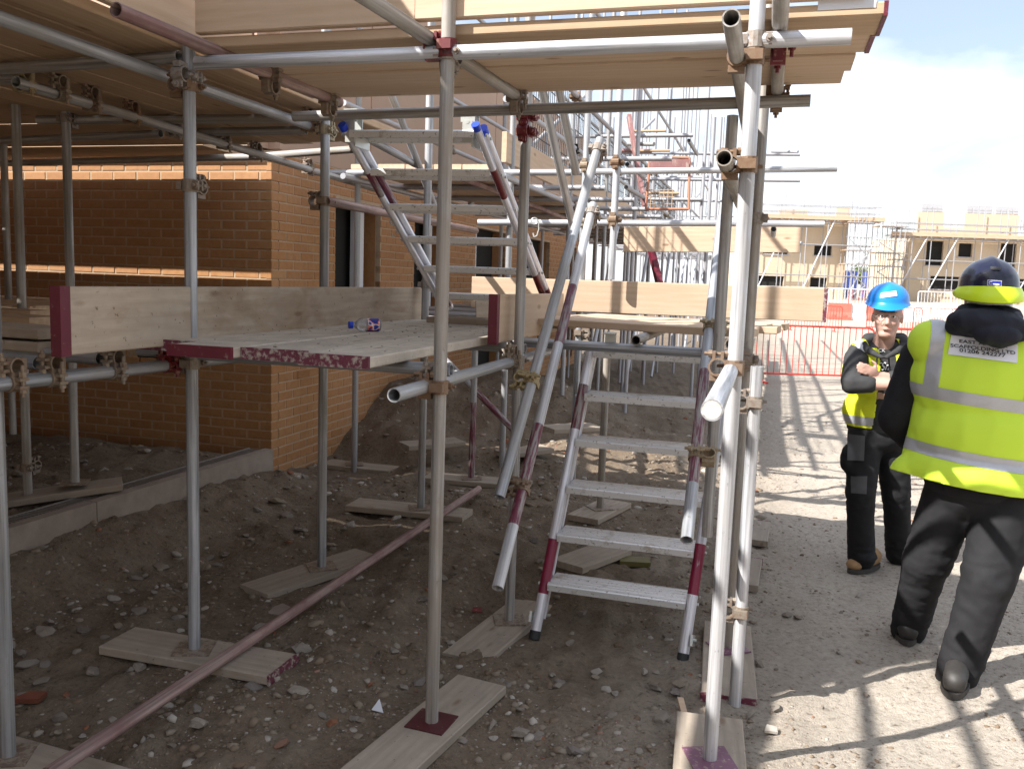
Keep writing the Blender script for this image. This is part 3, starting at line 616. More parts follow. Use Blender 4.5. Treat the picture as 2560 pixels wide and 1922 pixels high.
# ---- left overhead deck: boards running towards the house
e0 = PZ(452, 122, ZU - .019)
gaps = [0, .006, .012, .004, .010, .006, .012, .03, .02, .012, .02, .02]; off_ = 0
lab = ['rightmost', 'second', 'third', 'fourth', 'fifth', 'sixth', 'seventh', 'eighth', 'ninth', 'tenth', 'eleventh', 'twelfth']
for k in range(7):
    c = e0 - U * (off_ + BW / 2); off_ += BW + gaps[k + 1]; c.z = ZU
    board(c - V * (5.6 + .2 * (k % 3)), c + V * (2.22 + .08 * (k % 2)), U, lab[k] + ' board from the right of the overhead deck running back to the house', mat='timber_board', group=SB)
c = PZ(330, 20, ZU + .03); c.z = zt
board(c - V * 2.2, c + V * .72, Z, 'knotty pink toe board standing on the right edge of the left overhead deck', mat='timber_fresh', bands=(None, 'end_worn'), group=SB)
# ---- sole boards under the poles
def sole(key, ang, Ln, off=0.0, label='', w=.225, mat='sole_timber', tilt=0.0, bands=(None, None), dz=0.0):
    b = std[key]; d = V2(ang); c = Vector((b.x, b.y, b.z - .019 - .001 + dz)) + d * off
    board(c - d * Ln / 2 - Z * tilt, c + d * Ln / 2 + Z * tilt, d.cross(Z), label, 'sole_board', w=w, mat=mat, bands=bands, cat='sole board', group='timber sole boards under the scaffold poles')
sole('A', 106, .80, .02, 'sole board under the left front pole, crossed by the loose tube', bands=(None, 'end_worn')); sole('B', 25, .98, -.09, 'split sole board with maroon plate under the central front pole'); sole('C', 12, .74, -.05, 'sole board with purple plate under the nearest right pole', w=.24)
sole('D', 36, .80, -.05, 'sole board under the pole left of the centre, just behind the loose tube'); sole('E', 24, .86, -.06, 'cracked sole board beside the left foot of the ladder'); sole('F', 110, .75, .12, 'sole board under the pole at the bottom left corner')
sole('C2', 13, .8, -.1, 'sole board with magenta plate behind the nearest right pole', bands=('end_worn', None)); sole('m2', 104, .80, -.08, 'sole board lit by a sun streak behind the central pole'); sole('m3', 104, .8, .05, 'sole board under the red and white post')
sole('m4', 30, .55, 0, 'sole board under the post seen between the ladder treads'); sole('m1', 108, .66, .05, 'sole board near the brick side wall')
a = (std['P1'] + std['P2']) / 2; dd = (std['P1'] - std['P2']); dd.z = 0; dd.normalize()
zz = min(std['P1'].z, std['P2'].z)
board(std['P2'] - dd * .22 - Z * .021, std['P1'] + dd * .25 - Z * .021, dd.cross(Z), 'long sole board carrying two poles behind the drain', 'sole_board', mat='sole_timber', cat='sole board', group='timber sole boards under the scaffold poles')
for px, py, ang, L_, lb in ((430, 1140, 40, .75, 'pale plank lying flat on the terrace near the house corner'), (640, 1110, 60, .5, 'short plank on the terrace against the brick corner'), (1850, 1430, 18, .5, 'sole board with pink edge right of the pole bundle'), (1880, 1330, 18, .5, 'farther pink edged sole board right of the pole bundle'), (1310, 1130, 60, .45, 'tilted sole board behind the handrail tubes'), (1430, 1070, 62, .45, 'small sole board in the shade behind the ladder top'), (1480, 1390, 40, .5, 'sole board partly hidden behind the ladder stile'), (1080, 1110, 60, .5, 'broken sole board on the rubble by the house'), (690, 1195, 100, .3, 'dark plank stub among the stones below the brick corner')):
    g = PZ(px, py, .12); z0 = gsurf(g.x, g.y) + .024; g = PZ(px, py, z0); d = V2(ang)
    board(g - d * L_ / 2, g + d * L_ / 2 + Z * random.uniform(-.01, .02), d.cross(Z), lb, 'sole_board', mat='sole_timber', cat='sole board', bands=(None, 'end_worn') if 'pink' in lb else (None, None), group='timber sole boards under the scaffold poles')
# loose tube on the ground
lt0 = PZ(120, 1985, .07); lt1 = PZ(1197, 1222, .235); lt0.z = .135
o = tube('loose_tube', lt0, lt1, None, 'pink_dusty_tube'); tag(o, 'dusty reddish loose scaffold tube lying diagonally on the ground', 'tube')
# ---- boards along the front wall of the house (run across), with the light gaps between them
KW = Vector((-1.9, 6.9, 0))
def wallb(w0, w1, s0, s1, lb, mat='timber_board'):
    c = (w0 + w1) / 2; a = KW - V * c - U * s0; b = KW - V * c - U * s1; a.z = b.z = ZU + .02
    board(a, b, V, lb, w=w1 - w0, mat=mat, group=SB)
for k, (w0, w1) in enumerate(((.14, .305), (.315, .48), (.482, .65), (.71, .93), (.938, 1.16))):
    wallb(w0, w1, -.25 if k > 2 else .15, 4.8, ['first', 'second', 'third', 'fourth', 'fifth'][k] + ' overhead board out from the house wall, running along it')
# plywood sheets added left of the boards as shade, slit for light streaks
e0v = e0.x * V.x + e0.y * V.y
for k in range(4):
    for r_, (v0, v1) in enumerate(((-3.5, 3.13), (3.152, 4.48), (4.50, 5.07))):
        c = e0 - U * (off_ - .026 + .60 + 1.204 * k); c.z = ZU + .001 * r_; m = MB(); m.box((0, (v0 + v1) / 2 - e0v, 0), (1.20, v1 - v0, .02))
        o = m.build('shade_plywood', MAT['timber_board'], None, M=frame(c, U, Z)); tag(o, ['front', 'middle', 'rear'][r_] + ' sheet of the ' + ['first', 'second', 'third', 'fourth'][k] + ' added plywood column shading the ground and the front wall', 'plywood sheet', 'added plywood sheets that shade the ground and the house')
# guard rails over the front edge of the overhead deck
for z in (3.05, 3.5):
    tube('guard_rail', fixz(L1a, z) - V * .03, fixz(L1b, z) - V * .03, SC, G)
for z in (3.05, 3.5):
    tube('guard_rail', fixz(T1a, z) - V * 1.8, fixz(T1b, z), SC, G)
# ---- lower left platform behind the long toe board
for k in range(9):
    a = P(112, 760, 5.4); a.z = 1.425; a = a + V * (k * .236 - .9)
    board(a - U * 2.6, a - U * .05, V, ['first', 'second', 'third', 'fourth', 'fifth', 'sixth', 'seventh', 'eighth', 'ninth'][k] + ' cross board from the front of the dark lower platform at the left', mat='timber_board', group=SB)

# ---- pack of blocks added above the frame to shade the left toe board
bp0 = Vector((-1.78, 2.72, ZU + .02)); m = MB(); MBp = frame(bp0, U, Z)
PK_ = empty('shade_block_pack', tuple(bp0), 'unseen pack of concrete blocks added to shade the left toe board', 'added block pack')
for ix in range(2):
    for iy in range(3):
        for iz in range(4):
            m = MB(); m.box((-.23 + ix * .452, -.26 + iy * .226, .11 + iz * .222), (.44, .215, .215)); m.build('block', MAT['block_grey'], PK_, M=MBp)
# ------------------------------------------------------------------ aluminium stair ladders
def stair(name, l0, l1, wvec, label, zs, depthv, front_bands=(), rear_bands=(), caps=False, par_m='stair_alloy', tread_d=.185):
    """l0, l1: foot and head of the left front stile tube; wvec: to the right stile; zs: tread heights"""
    S_ = empty(name, tuple(l0), label, 'stair ladder')
    l0 = Vector(l0); l1 = Vector(l1); w = Vector(wvec); wd = w.normalized(); dv = Vector(depthv).normalized(); d = (l1 - l0).normalized()
    for k, base in enumerate((l0, l0 + w)):
        st = tube('stile', base, base + (l1 - l0), S_, par_m, front_bands[k] if front_bands else (), r=.025, n=20)
        rr = tube('rear_stile', base + dv * .105 + d * .05, base + dv * .105 + (l1 - l0), S_, 'stair_alloy', rear_bands[k] if rear_bands else (), r=.019, n=16)
        if not caps:
            m = MB(); m.box((0, 0, 0), (.012, .16, .05)); m.cyl((-.014, -.05, 0), (.014, -.05, 0), .009, 8); m.cyl((-.014, .05, 0), (.014, .05, 0), .009, 8)
            m.build('foot_bracket', MAT['zinc_plate'], S_, M=frame(base + dv * .055 + d * .07 + wd * (.030 if k else -.030), wd, d))
            m = MB(); m.cyl((0, 0, -.012), (0, 0, .03), .027, 16); m.build('rubber_foot', MAT['black_rubber'], S_, M=Matrix.Translation(base) @ d.to_track_quat('Z', 'Y').to_matrix().to_4x4())
        else:
            for q, r in ((base + (l1 - l0), .0262), (base + dv * .105 + (l1 - l0), .0202)):
                m = MB(); m.cyl((0, 0, -.03), (0, 0, .004), r, 16); m.build('blue_end_cap', MAT['blue_cap'], S_, M=Matrix.Translation(q) @ d.to_track_quat('Z', 'Y').to_matrix().to_4x4(), smooth=True)
    W_ = w.length
    # ribbed extruded tread profile (local y = depth, z = up)
    hd = tread_d / 2; prof = [(-hd, -.016), (-hd, .012), (-hd + .004, .018)]
    for i in range(5):
        y0 = -hd + .010 + i * (tread_d - .02) / 5; st = (tread_d - .02) / 5
        prof += [(y0 + .002, .020), (y0 + st * .62, .020), (y0 + st * .68, .0155), (y0 + st * .94, .0155)]
    prof += [(hd - .004, .018), (hd, .012), (hd, -.016), (hd - .006, -.018), (hd - .008, .008), (-hd + .008, .008), (-hd + .008, -.004), (-hd + .003, -.007), (-hd + .006, -.018)]
    for z in zs:
        t = (z - l0.z) / (l1.z - l0.z); c = l0 + (l1 - l0) * t + w / 2 + dv * .060
        m = MB(); m.prism(prof, -W_ / 2 + .022, W_ / 2 - .022)
        tr = m.build('tread', MAT['aluminium_tread'], S_, M=frame(c, wd, Z))
        for s_ in (-1, 1):
            m = MB()
            for yy in (-.045, .05): m.cyl((s_ * (W_ / 2 + .026), yy, .0), (s_ * (W_ / 2 + .034), yy, .0), .008, 8)
            bo = m.build('bolt', MAT['zinc_plate'], None, M=frame(c, wd, Z)); setparent(bo, tr)
    return S_
mm, nt_, b_ = newmat('aluminium_tread'); tc_, oi_, v_ = coords(nt_)
n1_ = noise_n(nt_, mapping(nt_, v_, (5, 30, 30)).outputs[0], 1.0, 5, .6); n2_ = noise_n(nt_, v_, 70, 4, .65); n3_ = noise_n(nt_, v_, 9, 6, .7)
c_ = mixc(nt_, n1_.outputs[0], (.60, .60, .60), (.80, .80, .81))
f_ = math_n(nt_, 'MULTIPLY', ramp(nt_, [(.60, (0, 0, 0)), (.66, (1, 1, 1))], n2_.outputs[0]).outputs[0], 0.8)
c_ = mixc(nt_, f_, c_, (.16, .13, .10)); c_ = mixc(nt_, ramp(nt_, [(.58, (0, 0, 0)), (.66, (.65,) * 3)], n3_.outputs[0]).outputs[0], c_, (.36, .31, .25))
nt_.links.new(c_, b_.inputs['Base Color']); b_.inputs['Metallic'].default_value = .45; b_.inputs['Roughness'].default_value = .42
# lower stair
l0 = PZ(1336, 1597, 0.0); r0 = PZ(1706, 1655, 0.0); lt = P(1478, 868, 4.55)
l0.z = gsurf(l0.x, l0.y) + .012; r0.z = l0.z
LS = stair('stair_ladder', l0, lt, r0 - l0, 'aluminium stair ladder with wide ribbed treads standing on the ground, maroon paint on its stiles', [.24, .46, .68, .9, 1.12, 1.335], V,
      front_bands=([(.14, .32, 'magenta_paint'), (.70, .86, 'maroon_paint_worn')], [(.20, .36, 'magenta_paint')]))
top = lt + Vector((0, 0, .02)); m = MB()
m.box((0, 0, 0), (.055, .006, .11)); m.box((0, -.03, .05), (.055, .06, .006)); m.cyl((0, -.004, -.02), (0, -.012, -.02), .011, 8)
m.build('hook_bracket', MAT['zinc_plate'], LS, M=frame(P(1526, 858, 4.33), U, Z))
# upper stair
ul = P(880, 322, 4.32); ub = P(1124, 768, 5.5); uw = (P(1225, 310, 4.2) - ul + P(1372, 725, 5.35) - ub) / 2; uw.z = 0
zs = [ul.z - .04 - i * (ul.z - .02 - ub.z) / 5.6 for i in range(6)]
US = stair('stair_ladder', ub, ul, uw, 'upper aluminium stair ladder with blue end caps hooked on the overhead tube', zs, V * -1, caps=True,
      front_bands=([(.02, .10, 'maroon_paint_worn'), (.62, .80, 'maroon_paint_worn')], [(.0, .16, 'red_coupler_paint')]), rear_bands=([(.66, .78, 'maroon_paint_worn')], [(.02, .22, 'red_coupler_paint'), (.66, .80, 'red_coupler_paint')]))
for px in (880, 1172):
    c = PZ(px + 3, 300, 2.44); m = MB()
    m.box((0, -.030, .0), (.07, .005, .06)); m.box((0, 0, .029), (.07, .066, .005)); m.box((0, .032, -.035), (.07, .005, .13)); m.box((0, -.032, -.075), (.05, .005, .10)); m.cyl((0, -.036, -.03), (0, -.028, -.03), .009, 8)
    m.build('hook_bracket', MAT['zinc_plate'], US, M=frame(fixz(c, 2.455), U, Z))
    m = MB(); m.box((0, 0, 0), (.006, .16, .055)); m.build('side_plate', MAT['zinc_plate'], US, M=frame(fixz(c, 2.34) + V * .06 + U * .02, U, Z))
# foot board under the upper stair
a = P(1130, 790, 5.3); a.z = ZD + .038
board(a - U * .12, a + U * .75, V, 'grey foot board under the upper stair on the lower platform', mat='timber_weathered', group=SB)
# shackles hanging on the stiles
def shackle(p, sc, label, d=Vector((0, 0, -1))):
    m = MB(); n = 14
    def ring(c, r, t, ax):
        ax = Vector(ax).normalized(); a_ = ax.orthogonal().normalized(); b_2 = ax.cross(a_)
        pts = [Vector(c) + (a_ * math.cos(2 * math.pi * i / n) + b_2 * math.sin(2 * math.pi * i / n)) * r for i in range(n)]
        for i in range(n): m.cyl(pts[i], pts[(i + 1) % n], t, 6)
    ring((0, 0, 0), .016, .004, (0, 1, 0))
    pts = [(.02, 0, .01), (.024, 0, -.04), (.014, 0, -.075), (0, 0, -.08), (-.006, 0, -.06)]
    for a_, b_2 in zip(pts, pts[1:]): m.cyl(a_, b_2, .003, 6)
    o = m.build('locking_pin', MAT['zinc_plate'], None, M=Matrix.Translation(p) @ Matrix.Scale(sc, 4)); tag(o, label, 'pin')
shackle(P(982, 555, 4.85), 1.0, 'ring pin hanging on the left stile of the upper stair'); shackle(P(1336, 553, 4.95), 1.1, 'ring pin hanging on the right stile of the upper stair')
# bottle on the platform: crumpled clear bottle with blue cap and label
B = empty('plastic_bottle', (0, 0, 0), 'small plastic bottle with blue cap and label lying on the lower platform', 'bottle')
bp = P(910, 805, 4.2); bp.z = ZD + .019 + .033; bx = (P(938, 805, 4.2) - P(880, 812, 4.15)).normalized(); bx.z = 0; bx.normalize(); B.location = bp
def lathe(name, prof, mat, M, par, n=24):
    vs = []; fs = []
    for x, r in prof: vs += [(x, r * math.cos(2 * math.pi * i / n), r * math.sin(2 * math.pi * i / n)) for i in range(n)]
    for k in range(len(prof) - 1): fs += [(k * n + i, k * n + (i + 1) % n, (k + 1) * n + (i + 1) % n, (k + 1) * n + i) for i in range(n)]
    fs += [tuple(range(n))[::-1], tuple(range((len(prof) - 1) * n, len(prof) * n))]
    me = mesh(name, vs, fs, [MAT[mat]], True); smooth_by_angle(me, .6); return obj(name, me, par, M)
mm, nt_, b_ = newmat('clear_plastic'); b_.inputs['Base Color'].default_value = (.72, .73, .74, 1); b_.inputs['Roughness'].default_value = .25; b_.inputs['Transmission Weight'].default_value = .75
mm, nt_, b_ = newmat('bottle_label'); tc_, oi_, v_ = coords(nt_); n1_ = noise_n(nt_, mapping(nt_, v_, (30, 40, 40)).outputs[0], 1.0, 1, .3)
nt_.links.new(ramp(nt_, [(.42, (.02, .03, .25)), (.5, (.02, .03, .28)), (.54, (.75, .12, .03)), (.6, (.85, .8, .8)), (.68, (.03, .04, .3))], n1_.outputs[0]).outputs[0], b_.inputs['Base Color']); b_.inputs['Roughness'].default_value = .35
Mb = frame(bp, bx, Z)
lathe('bottle_body', [(-.055, .013), (-.050, .014), (-.044, .014), (-.02, .031), (-.005, .0325), (.012, .031), (.07, .0325), (.078, .029), (.08, .02)], 'clear_plastic', Mb, B)
lathe('label_wrap', [(.012, .0318), (.068, .0333)], 'bottle_label', Mb, B); lathe('cap', [(-.075, .016), (-.074, .0175), (-.056, .0175), (-.055, .016)], 'blue_cap', Mb, B)
# crumbs of mortar and mud on the platform
m = MB(); r = random.Random(5)
for k in range(170):
    c = d0 + uu * r.uniform(.02, du * 4 - .02) + V * r.uniform(.05, 2.4); s_ = r.uniform(.002, .006) if k > 8 else r.uniform(.008, .014); vs, fs = protos[k % 8]
    m.add([(c.x + v[0] * s_ * r.uniform(.8, 1.6), c.y + v[1] * s_ * 1.3, ZD + .0205 + v[2] * s_ * .6) for v in vs], fs)
tag(m.build('dried_mud', MAT['stone']), 'crumbs of dried mud and mortar scattered on the lower platform', 'debris', kind='stuff')
# ------------------------------------------------------------------ brick house on the left
K = Vector((-1.9, 6.9, 0))
HSE = empty('brick_house', (K.x, K.y, .2), 'half built orange brick house behind the scaffold, with dark openings', 'house')
def brick_me():
    m = MB(); x, y, z = .215, .05, .065; c = .004
    vs = [(-x / 2, y, -z / 2), (x / 2, y, -z / 2), (x / 2, y, z / 2), (-x / 2, y, z / 2), (-x / 2, c, -z / 2), (x / 2, c, -z / 2), (x / 2, c, z / 2), (-x / 2, c, z / 2), (-x / 2 + c, 0, -z / 2 + c), (x / 2 - c, 0, -z / 2 + c), (x / 2 - c, 0, z / 2 - c), (-x / 2 + c, 0, z / 2 - c)]
    fs = [(0, 1, 5, 4), (1, 2, 6, 5), (2, 3, 7, 6), (3, 0, 4, 7), (4, 5, 9, 8), (5, 6, 10, 9), (6, 7, 11, 10), (7, 4, 8, 11), (8, 9, 10, 11)]
    return vs, fs
bvs, bfs = brick_me(); BRK = mesh('brick', bvs, bfs, [MAT['brick_orange']])
WM = {}
def wall_frame(origin, along, outn): # local x along wall, local -y outwards
    x = along.normalized(); y = -outn; z = Z
    return Matrix(((x.x, y.x, z.x, origin.x), (x.y, y.y, z.y, origin.y), (x.z, y.z, z.z, origin.z), (0, 0, 0, 1)))
MF = wall_frame(K, -U, -V)          # front wall: runs left from the corner, faces the camera
MS = wall_frame(K, V, U)            # side wall: runs away, faces right
single = 0; stuffM = MB(); stone_tone = []
mS = bpy.data.materials.new('x'); bpy.data.materials.remove(mS)
# brickwork material for the merged remainder: tone per face
mm, nt_, b_ = newmat('brickwork'); at_ = nt_.nodes.new('ShaderNodeAttribute'); at_.attribute_name = 'tone'; tc_ = nt_.nodes.new('ShaderNodeTexCoord'); n_ = noise_n(nt_, tc_.outputs['Object'], 30, 6, .65)
c_ = ramp(nt_, [(0.0, (0.40, 0.20, 0.085)), (0.5, (0.44, 0.228, 0.10)), (0.8, (0.39, 0.188, 0.078)), (1.0, (0.47, 0.257, 0.12))], at_.outputs['Fac']).outputs[0]
nt_.links.new(mixc(nt_, ramp(nt_, [(0.35, (0, 0, 0)), (0.75, (0.45,) * 3)], n_.outputs[0]).outputs[0], c_, (0.26, 0.11, 0.045)), b_.inputs['Base Color']); b_.inputs['Roughness'].default_value = .85; bump(nt_, b_, n_.outputs[0], .35, .004)
def put_brick(M, s, z, ln, part):
    global single
    sx = ln / .215; B_ = M @ Matrix.Translation((s + ln / 2, random.uniform(-.0015, .0015), z)) @ Matrix.Diagonal((sx, 1, 1, 1))
    if part and single < 300:
        obj('brick', BRK, HSE, B_); single += 1
    else:
        stuffM.add([B_ @ Vector(v) for v in bvs], bfs); stone_tone.append(random.random())
openings_side = [(1.05, 2.0, .95, 2.36), (2.87, 3.9, .95, 2.36), (4.95, 6.3, .2, 2.36), (7.4, 9.0, .9, 2.36), (10.2, 11.2, .2, 2.36)]
holes_side = [(.55, .67, .93, 1.00), (1.72, 1.86, .95, 1.02)]
def in_open(s0, s1, z, ops):
    for a, b, c, d in ops:
        if s1 > a + .01 and s0 < b - .01 and c - .02 < z < d + .02: return True
    return False
rowsz = [(-.05 + .075 * i) for i in range(36)]
FH = (1.03, 1.26, .955, 1.04)   # vent hole in the front wall
for i, z in enumerate(rowsz):
    # front wall; first brick at the corner alternates header and stretcher
    s = 0.0; first = .1025 if i % 2 else .215
    while s < 4.2:
        ln = first if s == 0 else .215
        if not in_open(s, s + ln, z, [FH]): put_brick(MF, s + .002, z, ln - .004 + (.002 if s else 0), z > .15 and z < 2.45 and s < 1.2)
        s += ln + .010
    s = 0.0; first = .215 if i % 2 else .1025
    while s < 12.0:
        ln = first if s == 0 else .215
        if s + ln > 12.2: break
        # split bricks at opening edges
        cut = [(s, s + ln)]
        for a, b, c, d in openings_side + holes_side:
            if c - .02 < z < d + .02:
                nc = []
                for u0, u1 in cut:
                    if u1 <= a or u0 >= b: nc.append((u0, u1)); continue
                    if u0 < a - .02: nc.append((u0, a))
                    if u1 > b + .02: nc.append((b, u1))
                cut = nc
        for u0, u1 in cut: put_brick(MS, u0, z, u1 - u0, s < 1.1 and .1 < z < 2.45)
        s += ln + .010
me = mesh('brickwork', stuffM.v, stuffM.f, [MAT['brickwork']]); a_ = me.attributes.new('tone', 'FLOAT', 'FACE')
a_.data.foreach_set('value', np.repeat(np.array(stone_tone, np.float32), len(bfs))); tag(obj('brickwork', me, HSE), kind='stuff')
# mortar bodies, split round the openings
def wallbox(M, s0, s1, z0, z1, name='mortar_bed', mat='mortar_light', t=.10, y0=.004):
    m = MB(); m.box(((s0 + s1) / 2, y0 + t / 2, (z0 + z1) / 2), (s1 - s0, t, z1 - z0)); m.build(name, MAT[mat], HSE, M=M)
ZT_ = 2.62
wallbox(MF, .006, FH[0], -.3, ZT_); wallbox(MF, FH[1], 4.3, -.3, ZT_); wallbox(MF, FH[0], FH[1], -.3, FH[2] - .035); wallbox(MF, FH[0], FH[1], FH[3] - .0, ZT_)
xs = 0.112
for a, b, c, d in openings_side:
    wallbox(MS, xs, a, -.3, ZT_); wallbox(MS, a, b, -.3, c); wallbox(MS, a, b, d, ZT_); xs = b
wallbox(MS, xs, 12.2, -.3, ZT_)
# unseen wall added on the far left to darken the front wall
m = MB(); m.box((3.6, -2.6, 1.0), (.25, 5.4, 2.6)); m.build('shade_wall', MAT['brickwork'], HSE, M=MF)
# dark rooms behind openings, reveals, posts
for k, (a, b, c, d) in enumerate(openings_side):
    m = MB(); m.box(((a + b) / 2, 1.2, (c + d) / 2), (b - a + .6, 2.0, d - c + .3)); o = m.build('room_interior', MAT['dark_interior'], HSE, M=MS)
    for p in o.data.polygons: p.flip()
    for s0 in (a, b):
        m = MB(); m.box((s0 + (-.001 if s0 == a else .001), .16, (c + d) / 2), (.006, .2, d - c)); m.build('reveal', MAT['brick_orange'], HSE, M=MS)
for s0, w_ in ((1.72, .17), (3.55, .12), (5.2, .1)):
    m = MB(); m.box((s0, .12, 1.65), (w_, .06, 1.42)); m.build('door_frame', MAT['white_frame'], HSE, M=MS)
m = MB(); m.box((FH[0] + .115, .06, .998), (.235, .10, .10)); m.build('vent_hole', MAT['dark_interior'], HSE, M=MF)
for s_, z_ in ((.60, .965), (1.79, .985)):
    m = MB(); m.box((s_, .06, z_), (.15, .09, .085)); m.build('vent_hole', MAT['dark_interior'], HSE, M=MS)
def airbrick(M, s, z):
    m = MB(); m.box((0, .012, 0), (.215, .02, .068))
    for r_ in range(4): m.box((0, -.001, -.024 + r_ * .016), (.205, .012, .008))
    m.build('air_brick', MAT['brick_orange'], HSE, M=M @ Matrix.Translation((s, -.004, z)))
airbrick(MF, .82, .88); airbrick(MS, .50, .85)
# upper storey boarding of the long side and roof level
for k in range(6):
    m = MB(); m.box((.9 + k * 2.0, .10, 3.62), (1.97, .05, 1.96)); m.build('upper_panel', MAT['pink_board'], HSE, M=MS)
for k in range(2):
    m = MB(); m.box((1.0 + k * 2.1, .10, 3.62), (2.05, .05, 1.96)); m.build('upper_panel', MAT['pink_board'], HSE, M=MF)
m = MB(); m.box((6.0, 1.9, 2.7), (12.2, 3.5, .12)); m.build('floor_slab', MAT['concrete_kerb'], HSE, M=MS)
# drain channel with grate and kerb in front of the terrace
DRN_ = empty('drain_channel', tuple(DR0), 'slotted drain channel with concrete kerb along the terrace in front of the house', 'drain')
Ld = (DR1 - DR0).length; MD = frame(Vector((DR0.x, DR0.y, 0)), DRD, Z)   # local y to the left
for k in range(4):
    m = MB(); m.box((Ld * (k + .5) / 4, .0 - .01, .29), (Ld / 4 - .006, .07, .20)); o = m.build('kerb_stone', MAT['concrete_kerb'], DRN_, M=MD)
m = MB(); m.box((Ld / 2, .105, .325), (Ld, .13, .05)); m.build('channel', MAT['dark_interior'], DRN_, M=MD)
m = MB()
for s_ in (.045, .165): m.box((Ld / 2, s_, .365), (Ld, .012, .03))
m.build('grate_rail', MAT['grate_steel'], DRN_, M=MD)
bar = mesh('grate_bar', *[[(x, y, z) for x in (-.006, .006) for y in (.05, .16) for z in (.350, .376)], [(0, 1, 3, 2), (4, 6, 7, 5), (0, 4, 5, 1), (2, 3, 7, 6), (0, 2, 6, 4), (1, 5, 7, 3)]], mats=[MAT['grate_steel']])
nb = int(Ld / .024)
for k in range(nb):
    o = bpy.data.objects.new('grate_bar', bar); COL.objects.link(o); loc, qq, sc = (MD @ Matrix.Translation(((k + .5) * .024, 0, 0))).decompose(); o.location = loc; o.rotation_euler = qq.to_euler(); setparent(o, DRN_)
# ------------------------------------------------------------------ scaffold run along the far side of the house
unit_tube = {}
def far_tube_mesh(mat, n=8):
    if mat not in unit_tube:
        vs = []; fs = []
        for z in (0, 1): vs += [(math.cos(2 * math.pi * i / n), math.sin(2 * math.pi * i / n), z) for i in range(n)]
        fs = [(i, (i + 1) % n, n + (i + 1) % n, n + i) for i in range(n)] + [tuple(range(n))[::-1], tuple(range(n, 2 * n))]
        me = mesh('far_tube', vs, fs, [MAT[mat]], True); smooth_by_angle(me, .9); unit_tube[mat] = me
    return unit_tube[mat]
def ftube(name, a, b, par, mat='galv_far', r=TR):
    a = Vector(a); b = Vector(b); d = b - a; q = d.to_track_quat('Z', 'Y')
    M = Matrix.Translation(a) @ q.to_matrix().to_4x4() @ Matrix.Diagonal((r, r, d.length, 1)); return obj(name, far_tube_mesh(mat), par, M)
mat_simple('galv_far', (.38, .38, .40), .5, .35, .2, 4)
FR = empty('scaffold', (K.x + 1.5, 12, 0), 'long tube scaffold running back along the side of the brick house', 'scaffold')
rr = random.Random(3)
def Kp(s, a, z): return Vector((K.x, K.y, 0)) + V * s + U * a + Z * z
posts = []
for i in range(11):
    s = .55 + i * 2.05
    for a in (.45, 1.75):
        top = rr.uniform(5.2, 7.6); b = Kp(s + rr.uniform(-.1, .1), a, 0); b.z = gsurf(b.x, b.y); ftube('standard', b, (b.x, b.y, top), FR, 'galv_tube' if i < 3 else 'galv_far')
for a in (.50, 1.80):
    for z in (1.32, 2.45, 3.0, 3.5, 4.5):
        for h in range(2): ftube('ledger', Kp(.2 + 11.6 * h, a, z), Kp(11.8 + 9.8 * h, a, z + .01), FR)
for i in range(21):
    for z in (1.37, 2.50): ftube('transom', Kp(.4 + i * 1.05, .1, z), Kp(.4 + i * 1.05, 2.15 + rr.uniform(0, .3), z), FR)
for i in range(6): ftube('brace', Kp(3 + i * 3.1, 1.85, .1), Kp(5.0 + i * 3.1, 1.85, 2.4), FR)
for i in range(5): ftube('brace', Kp(3.2 + i * 3.6, .5, 2.5), Kp(5.0 + i * 3.6, 1.8, 4.4), FR)
for i in range(8): ftube('guard_rail', Kp(2.6 + i * 2.05, 1.2, 2.9 + .55 * (i % 2)), Kp(2.6 + i * 2.05, 2.75, 2.9 + .55 * (i % 2)), FR)
# extra single poles against the sky between the two platforms
for px, w_ in ((1490, 7), (1506, 4), (1520, 4), (1565, 6), (1583, 9), (1592, 5), (1626, 6), (1694, 4), (1701, 5), (1722, 4), (1750, 7), (1768, 9), (1785, 6), (1792, 3), (1670, 4), (1610, 3)):
    zc = 106 / (w_ + 1.5); b = P(px, 600, zc); b.z = gz(b.x, b.y); t_ = P(px + 8, rr.choice([120, 150, 180, 300]), zc); ftube('standard', b, (b.x, b.y, t_.z), FR)
for px, py, zc, x2, mt in ((1555, 382, 14, 2000, 'galv_far'), (1555, 447, 13, 2000, 'galv_far'), (1560, 579, 9.5, 1900, 'galv_far'), (1570, 360, 10.5, 1635, 'galv_tube'), (1930, 379, 14, 1995, 'galv_far'), (1935, 607, 12, 2005, 'galv_tube')):
    a = P(px, py, zc); b = P(x2, py + (x2 - px) * .012, zc * .97); ftube('guard_rail', a, b, FR, mt)
ftube('guard_rail', P(1555, 377, 11), P(1630, 378, 10.9), FR, 'pink_faded', .026); ftube('guard_rail', P(1945, 584, 8.5), P(1984, 583, 8.4), FR, 'red_barrier', .026); ftube('guard_rail', P(1640, 580, 9.4), P(1688, 580, 9.35), FR, 'maroon_paint', .027)
for px, py, zc in ((1568, 411, 8.5), (1565, 468, 8.5), (1722, 352, 10), (1733, 566, 9), (1934, 573, 7)):
    a = P(px, py, zc); ftube('transom', a, a + V * 1.2 + Z * .02, FR, 'galv_tube')
    m = MB(); m.cyl((0, 0, -.002), (0, 0, .001), TR * .8, 10); m.build('tube_bore', MAT['dark_interior'], FR, M=Matrix.Translation(a) @ V.to_track_quat('Z', 'Y').to_matrix().to_4x4())
for k in range(26):
    s = 2.6 + rr.randrange(10) * 2.05; a = rr.choice((.45, 1.75)); z = rr.choice((1.32, 2.45, 3.0, 3.5)); coupler(Kp(s, a, z), Z, V, U, FR)
